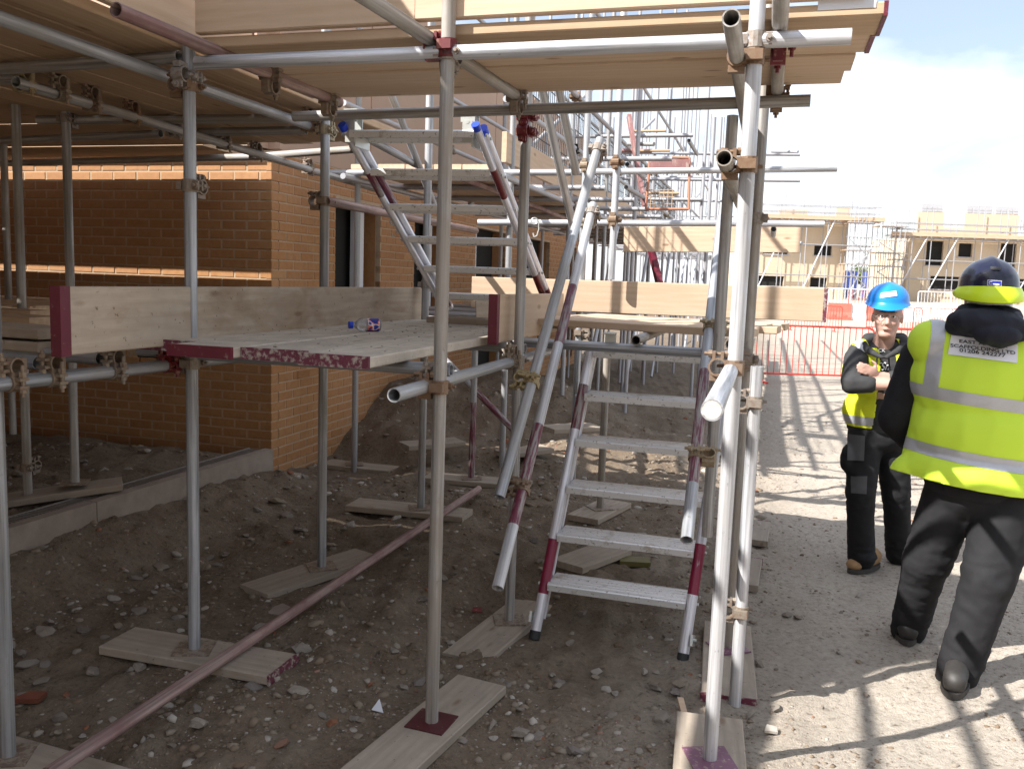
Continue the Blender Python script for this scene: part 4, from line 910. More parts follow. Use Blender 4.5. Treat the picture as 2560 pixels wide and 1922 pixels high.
# decks of the run: boards along the run, and toe boards
FD = 'deck boards of the far scaffold run'
for z, nm in ((2.545, 'upper'), (1.42, 'lower')):
    for k in range(5):
        board(Kp(.4 if z > 2 else 3.2, .58 + k * .235, z), Kp(12.5 + .5 * (k % 2), .58 + k * .235, z), U, ['first', 'second', 'third', 'fourth', 'outer'][k] + ' board out from the wall on the ' + nm + ' deck of the far scaffold run', mat='timber_fresh', group=FD)
board(Kp(.4, 1.735, 2.69), Kp(7.5, 1.735, 2.69), Z, 'pink toe board on the outer edge of the far upper deck, nearer half', mat='timber_fresh', group=FD); board(Kp(7.6, 1.735, 2.69), Kp(13, 1.735, 2.69), Z, 'pink toe board on the outer edge of the far upper deck, farther half', mat='timber_fresh', group=FD)
a = P(1560, 598, 8.6); b = P(2000, 600, 8.2); board(a, b, Z, 'sunlit toe board across the far scaffold behind the return platform', mat='timber_fresh', group=FD, w=.24)
# mesh brick guards
def guard(name_label, o, xd, w, h, step=.07):
    m = MB(); nx = int(w / step); nz = int(h / (step * 2.2))
    for i in range(nx + 1): m.box((i * w / nx, 0, h / 2), (.006, .006, h))
    for j in range(nz + 1): m.box((w / 2, .004, j * h / nz), (w, .006, .006))
    for j in (0, h): m.box((w / 2, 0, j), (w, .012, .012))
    g = m.build('mesh_guard', MAT['mesh_black'], None, M=frame(o, xd, Z)); tag(g, name_label, 'mesh guard', 'black mesh guards on the far scaffold')
for k in range(6):
    guard(['nearest', 'second', 'third', 'fourth', 'fifth', 'farthest'][k] + ' black mesh guard on the outer edge of the far scaffold', Kp(2.9 + k * 1.75, 1.70, 2.62), V, 1.6, .95)
guard('black mesh guard standing behind the front pole over the stair', Kp(.9, 1.70, 2.62), V, 1.75, .95)
# ladder with red stiles at the end of the run
LD = empty('ladder', tuple(P(1750, 930, 9)), 'maroon stiled timber ladder leaning on the far scaffold', 'ladder')
la, lb_ = P(1650, 715, 9.2), P(1622, 600, 9.6)
m = MB(); m.box((.0, 0, .5), (.05, .07, 1.0))
o = m.build('stile', MAT['maroon_paint'], LD, M=Matrix.Translation(la) @ (lb_ - la).to_track_quat('Z', 'Y').to_matrix().to_4x4() @ Matrix.Diagonal((1.2, 1.0, (lb_ - la).length, 1)))
la2, lb2 = P(1612, 520, 9.6), P(1572, 290, 10.4)
m = MB(); m.box((0, 0, .5), (.05, .07, 1.0)); m.build('stile', MAT['pink_faded'], LD, M=Matrix.Translation(la2) @ (lb2 - la2).to_track_quat('Z', 'Y').to_matrix().to_4x4() @ Matrix.Diagonal((.9, .8, (lb2 - la2).length, 1)))
for t in (.15, .38, .6, .82):
    p = la2 + (lb2 - la2) * t; ftube('rung', p, p + U * .4, LD, 'timber_board', .015)
# frame gate with yellow mesh and maroon board
GT = empty('access_gate', tuple(P(1620, 522, 9)), 'orange framed gate with a maroon board above it on the far scaffold', 'gate')
g0, g1, g2, g3 = P(1615, 523, 9), P(1722, 523, 8.9), P(1724, 395, 8.9), P(1625, 393, 9)
for a, b in ((g0, g1), (g1, g2), (g2, g3), (g3, g0)): ftube('frame_bar', a, b, GT, 'orange_plastic', .014)
m = MB(); gx_ = (g1 - g0); gw = gx_.length; m.box((gw / 2, 0, .43), (gw - .03, .012, .13)); m.build('name_board', MAT['pink_faded'], GT, M=frame(g0, gx_, Z))
for i in range(1, 7): ftube('mesh_wire', g0 + gx_ * (i / 10), g0 + gx_ * (i / 10) + Z * .2, GT, 'timber_board', .004)
for j in range(3): ftube('mesh_wire', g0 + Z * (.05 + j * .07), g0 + gx_ * .65 + Z * (.05 + j * .07), GT, 'timber_board', .004)
# ------------------------------------------------------------------ barriers
def barrier(label, o, xd, w=2.2, h=1.02, mat='red_barrier', r=.017, nb=19, detail=True, group='pedestrian barriers'):
    b = empty('pedestrian_barrier', tuple(o), label, 'barrier', group); xd = Vector(xd).normalized(); o = Vector(o)
    m = MB(); pts = [(0, .12), (0, h - .09), (.03, h - .03), (.09, h), (w - .09, h), (w - .03, h - .03), (w, h - .09), (w, .12)]
    for (x0, z0), (x1, z1) in zip(pts, pts[1:]): m.cyl((x0, 0, z0), (x1, 0, z1), r, 8)
    m.cyl((0, 0, .16), (w, 0, .16), r, 8); m.build('frame', MAT[mat], b, M=frame(o, xd, Z), smooth=True)
    for x in (.25, w - .25):
        m = MB(); m.box((x, 0, .08), (.04, .03, .16)); m.box((x, 0, .015), (.05, .52, .03)); m.build('foot', MAT[mat], b, M=frame(o, xd, Z))
    if detail:
        for i in range(1, nb + 1):
            p = o + xd * (w * i / (nb + 1)); ftube('bar', p + Z * .16, p + Z * h, b, mat, .007)
    else:
        m = MB()
        for i in range(1, nb + 1): m.box((w * i / (nb + 1), 0, h * .55), (.016, .016, h * .8))
        m.build('infill', MAT[mat], b, M=frame(o, xd, Z))
    return b
b0 = PZ(1905, 957, .02); bd = (PZ(2420, 972, .02) - b0).normalized()
for k in range(3):
    o = b0 + bd * (2.26 * k - .25); o.z = gz(o.x, o.y); barrier(['left', 'middle', 'right'][k] + ' red barrier of the row behind the man in the blue helmet', o, bd, w=2.22)
for k, (px, py, mt, lb) in enumerate(((2165, 826, 'red_barrier', 'red barrier beside the head of the man in the blue helmet'), (2280, 828, 'red_barrier', 'red barrier between the two men'), (1960, 824, 'red_barrier', 'far red barrier below the sunlit toe board end'), (2375, 830, 'red_barrier', 'red barrier behind the shoulder of the man in the dark helmet'))):
    o = PZ(px, py, .05); o.z = gz(o.x, o.y); barrier(lb, o, V2(100), mat=mt, detail=False)
for k, (px, py, mt, lb) in enumerate(((2293, 772, 'white_barrier', 'white barrier in front of the right far house'), (2376, 773, 'white_barrier', 'white barrier close to the dark helmet'), (2070, 772, 'white_barrier', 'white barrier left of the blue helmet'), (2120, 776, 'red_barrier', 'red barrier directly left of the blue helmet'), (2020, 778, 'white_barrier', 'white barrier partly behind the toe board end'))):
    o = PY(px, py, 58); o.z = gz(o.x, o.y); barrier(lb, o, V2(98), mat=mt, detail=False, w=2.6, h=1.15, r=.03, nb=12)
def water_barrier(px, py, Y, mat, label):
    o = PY(px, py, Y); o.z = gz(o.x, o.y); m = MB(); m.prism([(-.25, 0), (.25, 0), (.25, .15), (.12, .4), (.10, .85), (-.10, .85), (-.12, .4), (-.25, .15)], 0, 1.15)
    for s_ in (.25, .8): m.box((s_, 0, .2), (.2, .52, .12))
    ob = m.build('plastic_barrier', MAT[mat], None, M=frame(o, V2(97), Z)); tag(ob, label, 'barrier', 'water filled plastic barriers')
for k, px in enumerate((2068, 2104, 2140, 2262)):
    water_barrier(px, 803, 46, 'white_barrier' if k % 2 else 'red_plastic', ['first', 'second', 'third', 'last'][k] + ' plastic barrier from the left in the far red and white row')
for k, px in enumerate((2330, 2400, 2360)): water_barrier(px, 800 + 6 * k, 50 - 4 * k, 'white_barrier', ['white plastic barrier between the helmets', 'white plastic barrier left of the dark hood', 'nearer white plastic barrier by the dark hood'][k])
# red post and barrier at the right edge
pr = PZ(2552, 1330, 0); m = MB(); m.cyl((0, 0, 0), (0, 0, 1.95), .024, 12); m.cyl((0, 0, 0), (0, 0, .05), .12, 14, r2=.05); o = m.build('red_post', MAT['red_barrier'], None, M=Matrix.Translation(pr)); tag(o, 'tall red post at the right edge behind the near man', 'post')
barrier('red barrier end at the right edge beside the near man', pr + Vector((.02, .25, 0)), V2(70), w=2.2)
# ------------------------------------------------------------------ far houses with their scaffolds
def far_house(label, x0p, x1p, Y, cols, storeys, z0, ztop, upper, ang, par_label, posts_px, deck_z, dk_label, side_w=0):
    """front wall seen between pixels x0p..x1p at depth Y; cols = [(px0, px1, z_low, z_high)] windows"""
    a = PY(x0p, 740, Y); b = PY(x1p, 740, Y); a.z = b.z = z0; xd = (b - a).normalized(); Ln = (b - a).length; M = frame(a, xd, Z); px2s = lambda px: (px - x0p) / (x1p - x0p) * Ln
    h = empty('far_house', tuple(a), label, 'house', 'half built houses across the site')
    ops = sorted((px2s(p0), px2s(p1), c, d) for p0, p1, c, d in cols)
    # wall panels: a grid split at all opening edges
    xs = sorted({0, Ln} | {o[0] for o in ops} | {o[1] for o in ops}); zs = sorted({0, ztop} | {o[2] for o in ops} | {o[3] for o in ops}); m = MB()
    for i in range(len(xs) - 1):
        for j in range(len(zs) - 1):
            cx_, cz_ = (xs[i] + xs[i + 1]) / 2, (zs[j] + zs[j + 1]) / 2
            if any(o[0] < cx_ < o[1] and o[2] < cz_ < o[3] for o in ops): continue
            m.box((cx_, .15, cz_), (xs[i + 1] - xs[i], .3, zs[j + 1] - zs[j]))
    m.build('wall', MAT['sand_brick'], h, M=M)
    for o in ops:
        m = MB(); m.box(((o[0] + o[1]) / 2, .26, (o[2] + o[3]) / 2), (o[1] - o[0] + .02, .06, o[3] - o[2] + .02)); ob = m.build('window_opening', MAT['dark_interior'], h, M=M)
        m = MB(); m.box(((o[0] + o[1]) / 2, -.04, o[2] - .04), (o[1] - o[0] + .2, .12, .08)); m.build('sill', MAT['block_grey'], h, M=M)
    m = MB(); m.box((Ln / 2, 4.4, ztop / 2), (Ln - .02, 8, ztop - .1)); m.build('side_wall', MAT['sand_brick'], h, M=M)
    for (p0, p1, c, d, mt) in upper:
        m = MB(); m.box(((px2s(p0) + px2s(p1)) / 2, .3, (c + d) / 2), (px2s(p1) - px2s(p0), .25, d - c)); m.build('upper_wall', MAT[mt], h, M=M)
        if mt == 'block_grey':
            nbk = int((px2s(p1) - px2s(p0)) / .45)
            for r_ in range(int((d - c) / .22)):
                for q_ in range(nbk):
                    m = MB(); m.box((px2s(p0) + .02 + (q_ + .5) * (px2s(p1) - px2s(p0)) / nbk, .165, c + .12 + r_ * .225), (.41, .03, .19)); m.build('block', MAT['block_grey'], h, M=M)
    s = empty('far_scaffold', tuple(a), par_label, 'scaffold', 'scaffolds on the far houses')
    R_ = .038
    for k, px in enumerate(posts_px):
        x = px2s(px)
        for yy in (-1.5, -.4):
            ftube('standard', M @ Vector((x, yy, 0)), M @ Vector((x, yy, ztop + 1.2 + 2.2 * ((k * 37) % 10) / 10)), s, 'galv_far', R_)
    xa, xb = px2s(posts_px[0]) - .6, px2s(posts_px[-1]) + .6
    for z in [1.9, deck_z - .15, deck_z + .55, deck_z + 1.05] + ([deck_z - 2.0] if deck_z > 4.3 else []):
        for yy in (-1.5, -.4): ftube('ledger', M @ Vector((xa, yy, z)), M @ Vector((xb, yy, z)), s, 'galv_far', R_)
    for k in range(int((xb - xa) / .9)):
        for z in (deck_z - .1,): ftube('transom', M @ Vector((xa + .3 + k * .9, -1.75, z)), M @ Vector((xa + .3 + k * .9, 0, z)), s, 'galv_far', R_)
    for k in range(max(1, len(posts_px) // 2)):
        x = px2s(posts_px[2 * k]); ftube('brace', M @ Vector((x, -1.55, .8)), M @ Vector((x + 2.2, -1.55, deck_z)), s, 'white_frame', R_ * 1.2)
    for k, (zz, yy, hh_, tt) in enumerate(((deck_z, -.95, .06, 1.5), (deck_z + .15, -1.62, .26, .05))):
        m = MB(); m.box(((xa + xb) / 2, yy, zz), (xb - xa + .6, tt, hh_)); m.build(['deck', 'toe_board'][k], MAT['timber_fresh'], s, M=M)
    return h, s, M, Ln
H1, S1, M1, L1_ = far_house('pale half built house with scaffold seen left of the blue helmet', 1850, 2108, 73, [(1900, 1962, 3.55, 4.4), (2027, 2071, 3.55, 4.4), (1890, 1957, .95, 1.75), (2023, 2065, .95, 1.75)], 2, .95, 6.3,
    [(1935, 2005, 6.3, 7.2, 'sand_brick'), (2077, 2112, 6.3, 7.5, 'sand_brick'), (2005, 2077, 6.3, 6.7, 'sand_brick')], 0, 'tube scaffold wrapped round the left far house', [1880, 1935, 1990, 2042, 2108, 2150], 6.35, '')
H2, S2, M2, L2_ = far_house('pale half built house with grey blocks on top seen between the two helmets', 2262, 2640, 76, [(2306, 2348, 3.1, 5.15), (2386, 2420, 3.9, 5.05), (2490, 2530, 3.1, 5.15), (2322, 2395, 1.1, 2.2), (2540, 2600, 1.1, 2.2)], 2, 1.0, 5.5,
    [(2280, 2345, 5.5, 7.6, 'sand_brick'), (2397, 2532, 5.5, 7.6, 'sand_brick'), (2345, 2397, 5.5, 6.3, 'sand_brick'), (2287, 2340, 7.6, 8.25, 'block_grey'), (2398, 2462, 7.6, 8.25, 'block_grey'), (2470, 2528, 7.6, 8.25, 'block_grey'), (2540, 2570, 6.3, 7.2, 'block_grey')], 0, 'tube scaffold with long deck across the right far house', [2222, 2250, 2296, 2355, 2420, 2478, 2515, 2560], 5.45, '')
# loading bay towers of the far scaffolds beside the gap
for (px0, px1, Y, nm) in ((2113, 2160, 71, 'left'), (2188, 2250, 74, 'right')):
    t = empty('scaffold_tower', tuple(PY(px0, 760, Y)), nm + ' scaffold tower at the gap between the far houses', 'scaffold', 'scaffold towers at the gap')
    a = PY(px0, 740, Y); b = PY(px1, 740, Y); a.z = b.z = .95; M = frame(a, (b - a).normalized(), Z); Ln = (b - a).length
    for i in range(6):
        for yy in (0, 1.6): ftube('standard', M @ Vector((Ln * i / 5, yy, 0)), M @ Vector((Ln * i / 5, yy, 6.3 + (i * 7 % 5) * .5)), t, 'galv_far', .035)
    for z in (.9, 1.9, 2.85, 3.95, 5.0, 6.15): ftube('ledger', M @ Vector((-.3, -.05, z)), M @ Vector((Ln + .3, -.05, z)), t, 'galv_far', .035)
    for k in range(4): ftube('brace', M @ Vector((Ln * (k % 2), -.08, k * 1.2)), M @ Vector((Ln * ((k + 1) % 2), -.08, k * 1.2 + 1.2)), t, 'galv_far', .035)
    for z in (2.9, 4.0, 6.2):
        m = MB(); m.box((Ln / 2, .8, z), (Ln + .3, 1.6, .07)); m.build('deck', MAT['timber_board'], t, M=M)
def container(px0, px1, Y, label):
    a = PY(px0, 745, Y); b = PY(px1, 745, Y); a.z = b.z = 1.0; Ln = (b - a).length; m = MB(); m.box((Ln / 2, 1.2, 1.3), (Ln, 2.4, 2.6)); nr = int(Ln / .3)
    for i in range(nr): m.box((Ln * (i + .5) / nr, -.02, 1.3), (.14, .05, 2.4))
    o = m.build('steel_container', MAT['blue_container'], None, M=frame(a, (b - a), Z)); tag(o, label, 'container', 'blue containers behind the far scaffold')
container(2104, 2142, 84, 'blue steel container behind the left tower of the gap'); container(2176, 2236, 86, 'blue steel container right of the gap behind the blue helmet')
# trees beyond
def far_tree(px, py, Y, hgt, label, seed):
    o = PY(px, py, Y); o.z = gz(o.x, o.y); r = random.Random(seed); t = empty('tree', tuple(o), label, 'tree', 'trees beyond the far houses')
    m = MB(); m.cyl((0, 0, 0), (.1, 0, hgt * .55), .16, 8, r2=.07)
    for k in range(5): m.cyl((.05, 0, hgt * (.25 + .06 * k)), (r.uniform(-1.2, 1.2), r.uniform(-1, 1), hgt * (.5 + .08 * k)), .06, 6, r2=.02)
    m.build('trunk', MAT['bark'], t, M=Matrix.Translation(o))
    vs = []; fs = []
    for k in range(900):
        d = Vector((r.gauss(0, 1), r.gauss(0, 1), r.gauss(0, 1))).normalized() * (r.random() ** .4); lump = .75 + .35 * noise.noise(d * 2 + Vector((seed, 0, 0)))
        c = Vector((d.x * hgt * .36, d.y * hgt * .36, hgt * .62 + d.z * hgt * .36)) * 1.0; c = Vector((c.x * lump, c.y * lump, hgt * .62 + (c.z - hgt * .62) * lump))
        n = Vector((r.gauss(0, 1), r.gauss(0, 1), r.gauss(0, 1))).normalized(); u_ = n.orthogonal().normalized() * r.uniform(.1, .2); w_ = n.cross(u_).normalized() * r.uniform(.06, .12); i = len(vs)
        vs += [c - u_, c + w_, c + u_, c - w_]; fs.append((i, i + 1, i + 2, i + 3))
    obj('crown', mesh('crown', vs, fs, [MAT['leaf']]), t, Matrix.Translation(o))
mat_simple('bark', (.10, .075, .05), .9); mat_simple('leaf', (.09, .13, .025), .7, 0, .45, .8)
far_tree(2150, 742, 96, 3.6, 'small green tree seen in the gap between the far houses', 2); far_tree(2010, 742, 98, 4.0, 'green tree glimpsed through the windows of the left far house', 5); far_tree(2370, 742, 100, 4.0, 'green tree glimpsed through the windows of the right far house', 8)

# ------------------------------------------------------------------ the rest of the street: houses out of view, added to block low sky light
def neighbour(o, ang, w, d, h, label):
    e = empty('neighbour_house', tuple(o), label, 'house', 'houses of the street outside the view'); M = frame(Vector(o), V2(ang), Z)
    m = MB(); m.box((0, 0, h / 2), (w, d, h)); m.build('wall', MAT['sand_brick'], e, M=M)
    m = MB(); m.prism([(-d / 2 - .3, h), (d / 2 + .3, h), (0, h + d * .35)], -w / 2 - .2, w / 2 + .2); m.build('roof', MAT['block_grey'], e, M=M)
    for x in np.arange(-w / 2 + 1.2, w / 2 - 1, 2.2):
        for z in (1.5, 4.2):
            m = MB(); m.box((x, d / 2 + .01, z), (1.1, .05, 1.2)); m.build('window', MAT['dark_interior'], e, M=M); m = MB(); m.box((x, -d / 2 - .01, z), (1.1, .05, 1.2)); m.build('window', MAT['dark_interior'], e, M=M)
neighbour((-2, -13, 0), 96, 16, 7, 5.4, 'finished house across the street behind the photographer'); neighbour((15, -12, 0), 84, 12, 7, 5.4, 'finished house behind the photographer on the right'); neighbour((-17, -2, 0), 10, 12, 7, 5.4, 'finished house left of the photographer')
# ------------------------------------------------------------------ people
from mathutils.bvhtree import BVHTree
mat_simple('skin', (.50, .30, .24), .55, 0, .12, 14, .05); mat_simple('skin_ear', (.42, .18, .13), .6, 0, .1, 20)
mat_simple('hoodie_black', (.018, .018, .021), .85, 0, .25, 20, .25, .2); mat_simple('hoodie_charcoal', (.045, .045, .047), .85, 0, .25, 20, .25, .2); mat_simple('hood_navy', (.014, .015, .024), .7, 0, .25, 20, .2, .25)
mat_simple('trouser_black', (.016, .016, .018), .8, 0, .3, 15, .25, .25); mat_simple('trouser_grey', (.085, .085, .09), .8, 0, .2, 15, .2, .25)
mat_simple('hivis', (.60, .83, .06), .6, 0, .05, 4, .06, .3); mat_simple('hivis_yellow', (.72, .80, .03), .6, 0, .05, 4, .06, .3); mat_simple('reflective', (.46, .47, .50), .35, .25, .10, 60, .1)
mat_simple('helmet_blue', (.01, .22, .72), .28, 0, .05, 3); mat_simple('helmet_navy', (.008, .010, .030), .22, 0, .1, 3); mat_simple('visor_lime', (.60, .80, .02), .35, 0, .04, 3); mat_simple('white_plastic', (.75, .76, .76), .4, 0, .05, 6); mat_simple('logo_blue', (.02, .03, .30), .4, 0, .05, 5)
mat_simple('boot_tan', (.36, .22, .11), .75, 0, .2, 25, .2); mat_simple('boot_dark', (.035, .032, .03), .6, 0, .3, 20); mat_simple('sole_dark', (.05, .045, .04), .8, 0, .2, 20); mat_simple('print_black', (.012, .012, .014), .6, 0, .05, 5); mat_simple('label_white', (.74, .75, .80), .5, 0, .03, 5)
mat_simple('eye_dark', (.03, .02, .02), .3, 0, .1, 5); mat_simple('lip', (.36, .15, .12), .5, 0, .1, 20); mat_simple('grey_hair', (.16, .13, .11), .8, 0, .3, 60); mat_simple('frame_metal', (.25, .22, .18), .3, .7, .1, 10)
def sphere_into(bm, M, seg=16, rings=10): bmesh.ops.create_uvsphere(bm, u_segments=seg, v_segments=rings, radius=1.0, matrix=M)
def cap_into(bm, a, b, ra, rb, n=14):
    a = Vector(a); b = Vector(b); d = b - a; L_ = d.length; q = d.to_track_quat('Z', 'Y').to_matrix().to_4x4(); vs = []
    rings = [(-.95, .31), (-.7, .71), (-.35, .94), (0, 1.0)]; prof = [(ra * z, ra * r) for z, r in rings] + [(L_ * t, ra + (rb - ra) * t) for t in (.25, .5, .75)] + [(L_ - rb * z, rb * r) for z, r in reversed(rings)]
    M = Matrix.Translation(a) @ q; ring = []
    for z, r in prof: ring.append([bm.verts.new(M @ Vector((r * math.cos(2 * math.pi * i / n), r * math.sin(2 * math.pi * i / n), z))) for i in range(n)])
    for k in range(len(ring) - 1):
        for i in range(n): bm.faces.new((ring[k][i], ring[k][(i + 1) % n], ring[k + 1][(i + 1) % n], ring[k + 1][i]))
    bm.faces.new(ring[0][::-1]); bm.faces.new(ring[-1])
def ellM(c, r, xd=None, zd=None):
    M = frame(Vector(c), xd or Vector((1, 0, 0)), zd or Z); return M @ Matrix.Diagonal((r[0], r[1], r[2], 1))
DEP = None
def evaluated(o):
    dg = bpy.context.evaluated_depsgraph_get(); return bpy.data.meshes.new_from_object(o.evaluated_get(dg))
def blob(shapes, voxel=.012, it=6, fac=.5):
    bm = bmesh.new()
    for s in shapes:
        if s[0] == 'c': cap_into(bm, *s[1:])
        else: sphere_into(bm, ellM(*s[1:]))
    me = bpy.data.meshes.new('tmp'); bm.to_mesh(me); bm.free(); o = bpy.data.objects.new('tmp', me); COL.objects.link(o)
    m = o.modifiers.new('r', 'REMESH'); m.mode = 'VOXEL'; m.voxel_size = voxel; m.use_smooth_shade = True
    m = o.modifiers.new('s', 'SMOOTH'); m.factor = fac; m.iterations = it
    r = evaluated(o); bpy.data.objects.remove(o); bpy.data.meshes.remove(me)
    for p in r.polygons: p.use_smooth = True
    return r
def wrinkle(me, amp, sc, seed=0, stretch=(1, 1, 1), where=None):
    co = np.empty(len(me.vertices) * 3, np.float32); me.vertices.foreach_get('co', co); co = co.reshape(-1, 3); no = np.empty(len(me.vertices) * 3, np.float32); me.vertices.foreach_get('normal', no); no = no.reshape(-1, 3)
    for i in range(len(co)):
        v = Vector((co[i, 0] * stretch[0], co[i, 1] * stretch[1], co[i, 2] * stretch[2])) * sc + Vector((seed * 3.3, 0, 0))
        n = noise.noise(v) * .7 + noise.noise(v * 2.1) * .35; n = (1 - abs(n) * 2.2) * .5 if stretch[2] != 1 else n
        w = where(co[i]) if where else 1.0; co[i] += no[i] * (amp * n * w)
    me.vertices.foreach_set('co', co.ravel()); me.update()
def setmat(me, mat): me.materials.clear(); me.materials.append(MAT[mat]); return me
def cut_keep(me, planes):
    "keep the side of each plane (co, no) that the normal points away from"
    bm = bmesh.new(); bm.from_mesh(me)
    for co, no in planes: bmesh.ops.bisect_plane(bm, geom=bm.verts[:] + bm.edges[:] + bm.faces[:], plane_co=co, plane_no=no, clear_outer=True)
    bm.to_mesh(me); bm.free(); return me
def extract(me, planes, offset, test=None):
    "copy of the part of a mesh between planes, pushed outwards"
    bm = bmesh.new(); bm.from_mesh(me); bm.normal_update()
    for v in bm.verts: v.co += v.normal * offset
    for co, no in planes: bmesh.ops.bisect_plane(bm, geom=bm.verts[:] + bm.edges[:] + bm.faces[:], plane_co=co, plane_no=no, clear_outer=True)
    if test: bmesh.ops.delete(bm, geom=[f for f in bm.faces if not test(f)], context='FACES')
    r = bpy.data.meshes.new('strip'); bm.to_mesh(r); bm.free()
    for p in r.polygons: p.use_smooth = True
    return r
def bvh(me): return BVHTree.FromPolygons([v.co.copy() for v in me.vertices], [tuple(p.vertices) for p in me.polygons])
def hit(tree, px, py, off=.003):
    d = (P(px, py, 1) - CAM).normalized(); loc, no, i, dist = tree.ray_cast(CAM, d)
    if loc is None: return None
    return loc + (no if no.dot(d) < 0 else -no) * off * .5 - d * off
def patch(name, tree, quad, mat, par, off=.003, nx=14, ny=8):
    "rectangle on a surface; quad = photo positions of its corners (tl, tr, br, bl)"
    vs = []; fs = []; bad = set()
    for j in range(ny + 1):
        for i in range(nx + 1):
            u, v = i / nx, j / ny; px = (quad[0][0] * (1 - u) + quad[1][0] * u) * (1 - v) + (quad[3][0] * (1 - u) + quad[2][0] * u) * v; py = (quad[0][1] * (1 - u) + quad[1][1] * u) * (1 - v) + (quad[3][1] * (1 - u) + quad[2][1] * u) * v
            h = hit(tree, px, py, off)
            if h is None: bad.add(len(vs)); h = Vector((0, 0, 0))
            vs.append(h)
    for j in range(ny):
        for i in range(nx):
            k = j * (nx + 1) + i; q4 = (k, k + nx + 1, k + nx + 2, k + 1)
            if not bad & set(q4): fs.append(q4)
    good = next((v for i, v in enumerate(vs) if i not in bad), Vector((0, 0, 0))); vs = [good if i in bad else v for i, v in enumerate(vs)]
    me = mesh(name, vs, fs, [MAT[mat]], True); return obj(name, me, par)
def text_on(name, txt, tree, tl, tr, h, mat, par, off=.005, italic=0.0, bold=.012, wfit=True):
    "text laid on a surface between two photo positions (baseline left, baseline right), cap height h px"
    cu = bpy.data.curves.new('t', 'FONT'); cu.body = txt; cu.size = 1.0; cu.shear = italic; cu.offset = bold; o = bpy.data.objects.new('t', cu); COL.objects.link(o)
    me = evaluated(o); bpy.data.objects.remove(o)
    xs = [v.co.x for v in me.vertices]; x0, x1 = min(xs), max(xs); last = None
    bm = bmesh.new(); bm.from_mesh(me); bmesh.ops.triangulate(bm, faces=bm.faces[:]); bmesh.ops.subdivide_edges(bm, edges=[e for e in bm.edges if e.calc_length() > .15], cuts=1)
    for v in bm.verts:
        t = (v.co.x - x0) / (x1 - x0); px = tl[0] + (tr[0] - tl[0]) * t; py = tl[1] + (tr[1] - tl[1]) * t - v.co.y / .73 * h
        q = hit(tree, px, py, off); v.co = q if q is not None else (last or Vector((0, 0, 0))); last = v.co.copy()
    bm.to_mesh(me); bm.free(); setmat(me, mat); return obj(name, me, par)
def hand(shapes, wrist, dirn, palmn, s=1.0, curl=.5):
    "palm, four unequal bent fingers and a thumb at the side"
    d = Vector(dirn).normalized(); n = Vector(palmn); n = (n - d * n.dot(d)).normalized(); w = d.cross(n); W_ = Vector(wrist)
    shapes.append(('e', W_ + d * .045 * s, (.050 * s, .040 * s, .016 * s), d, n))
    for k, (L_, off) in enumerate(((.070, -.030), (.078, -.010), (.073, .010), (.058, .029))):
        b = W_ + d * .085 * s + w * off * s; k1 = b + (d * math.cos(curl * .6) + n * math.sin(curl * .6)) * L_ * .5 * s; k2 = k1 + (d * math.cos(curl * 1.6) + n * math.sin(curl * 1.6)) * L_ * .5 * s
        shapes.append(('c', b, k1, .0092 * s, .0085 * s)); shapes.append(('c', k1, k2, .0085 * s, .0072 * s))
    b = W_ + d * .025 * s - w * .035 * s; k1 = b + (d * .6 - w * .8).normalized() * .032 * s; k2 = k1 + (d * .9 - w * .3 + n * .3).normalized() * .03 * s
    shapes.append(('c', b, k1, .011 * s, .010 * s)); shapes.append(('c', k1, k2, .010 * s, .008 * s))
def boot(par, heel, toe_dir, mat, shaft_top, L_=.27, w=.048):
    heel = Vector(heel); t = Vector(toe_dir); t.z = 0; t.normalize(); z0 = heel.z + .028
    hc = heel + t * .045 + Z * .055; toe = heel + t * (L_ - .05) + Z * .045
    me = blob([('c', hc, toe, .046, .040), ('e', toe + t * .005 + Z * .004, (.052, w, .038), t, Z), ('c', hc + Z * .01, Vector(shaft_top), .048, .050), ('e', heel + t * .13 + Z * .06, (.08, w * .9, .045), t, Z)], .009, 4)
    me = cut_keep(me, [(Vector((0, 0, heel.z + .022)), Vector((0, 0, -1)))]); wrinkle(me, .003, 22, 4); obj('boot_upper', setmat(me, mat), par)
    m = MB(); prof = []
    for i in range(20):
        a = 2 * math.pi * i / 20; x = L_ / 2 + (L_ / 2 + .008) * math.cos(a); y = (w + .006) * math.sin(a) * (1 - .12 * math.cos(a + 2)); prof.append((x, y))
    Ms = frame(heel, t, Z); vs = [Ms @ Vector((x, y, 0)) for x, y in prof] + [Ms @ Vector((x, y, .026)) for x, y in prof]
    m.add(vs, [(i, (i + 1) % 20, 20 + (i + 1) % 20, 20 + i) for i in range(20)] + [tuple(range(20))[::-1], tuple(range(20, 40))]); m.build('sole', MAT['sole_dark'], par, smooth=True)
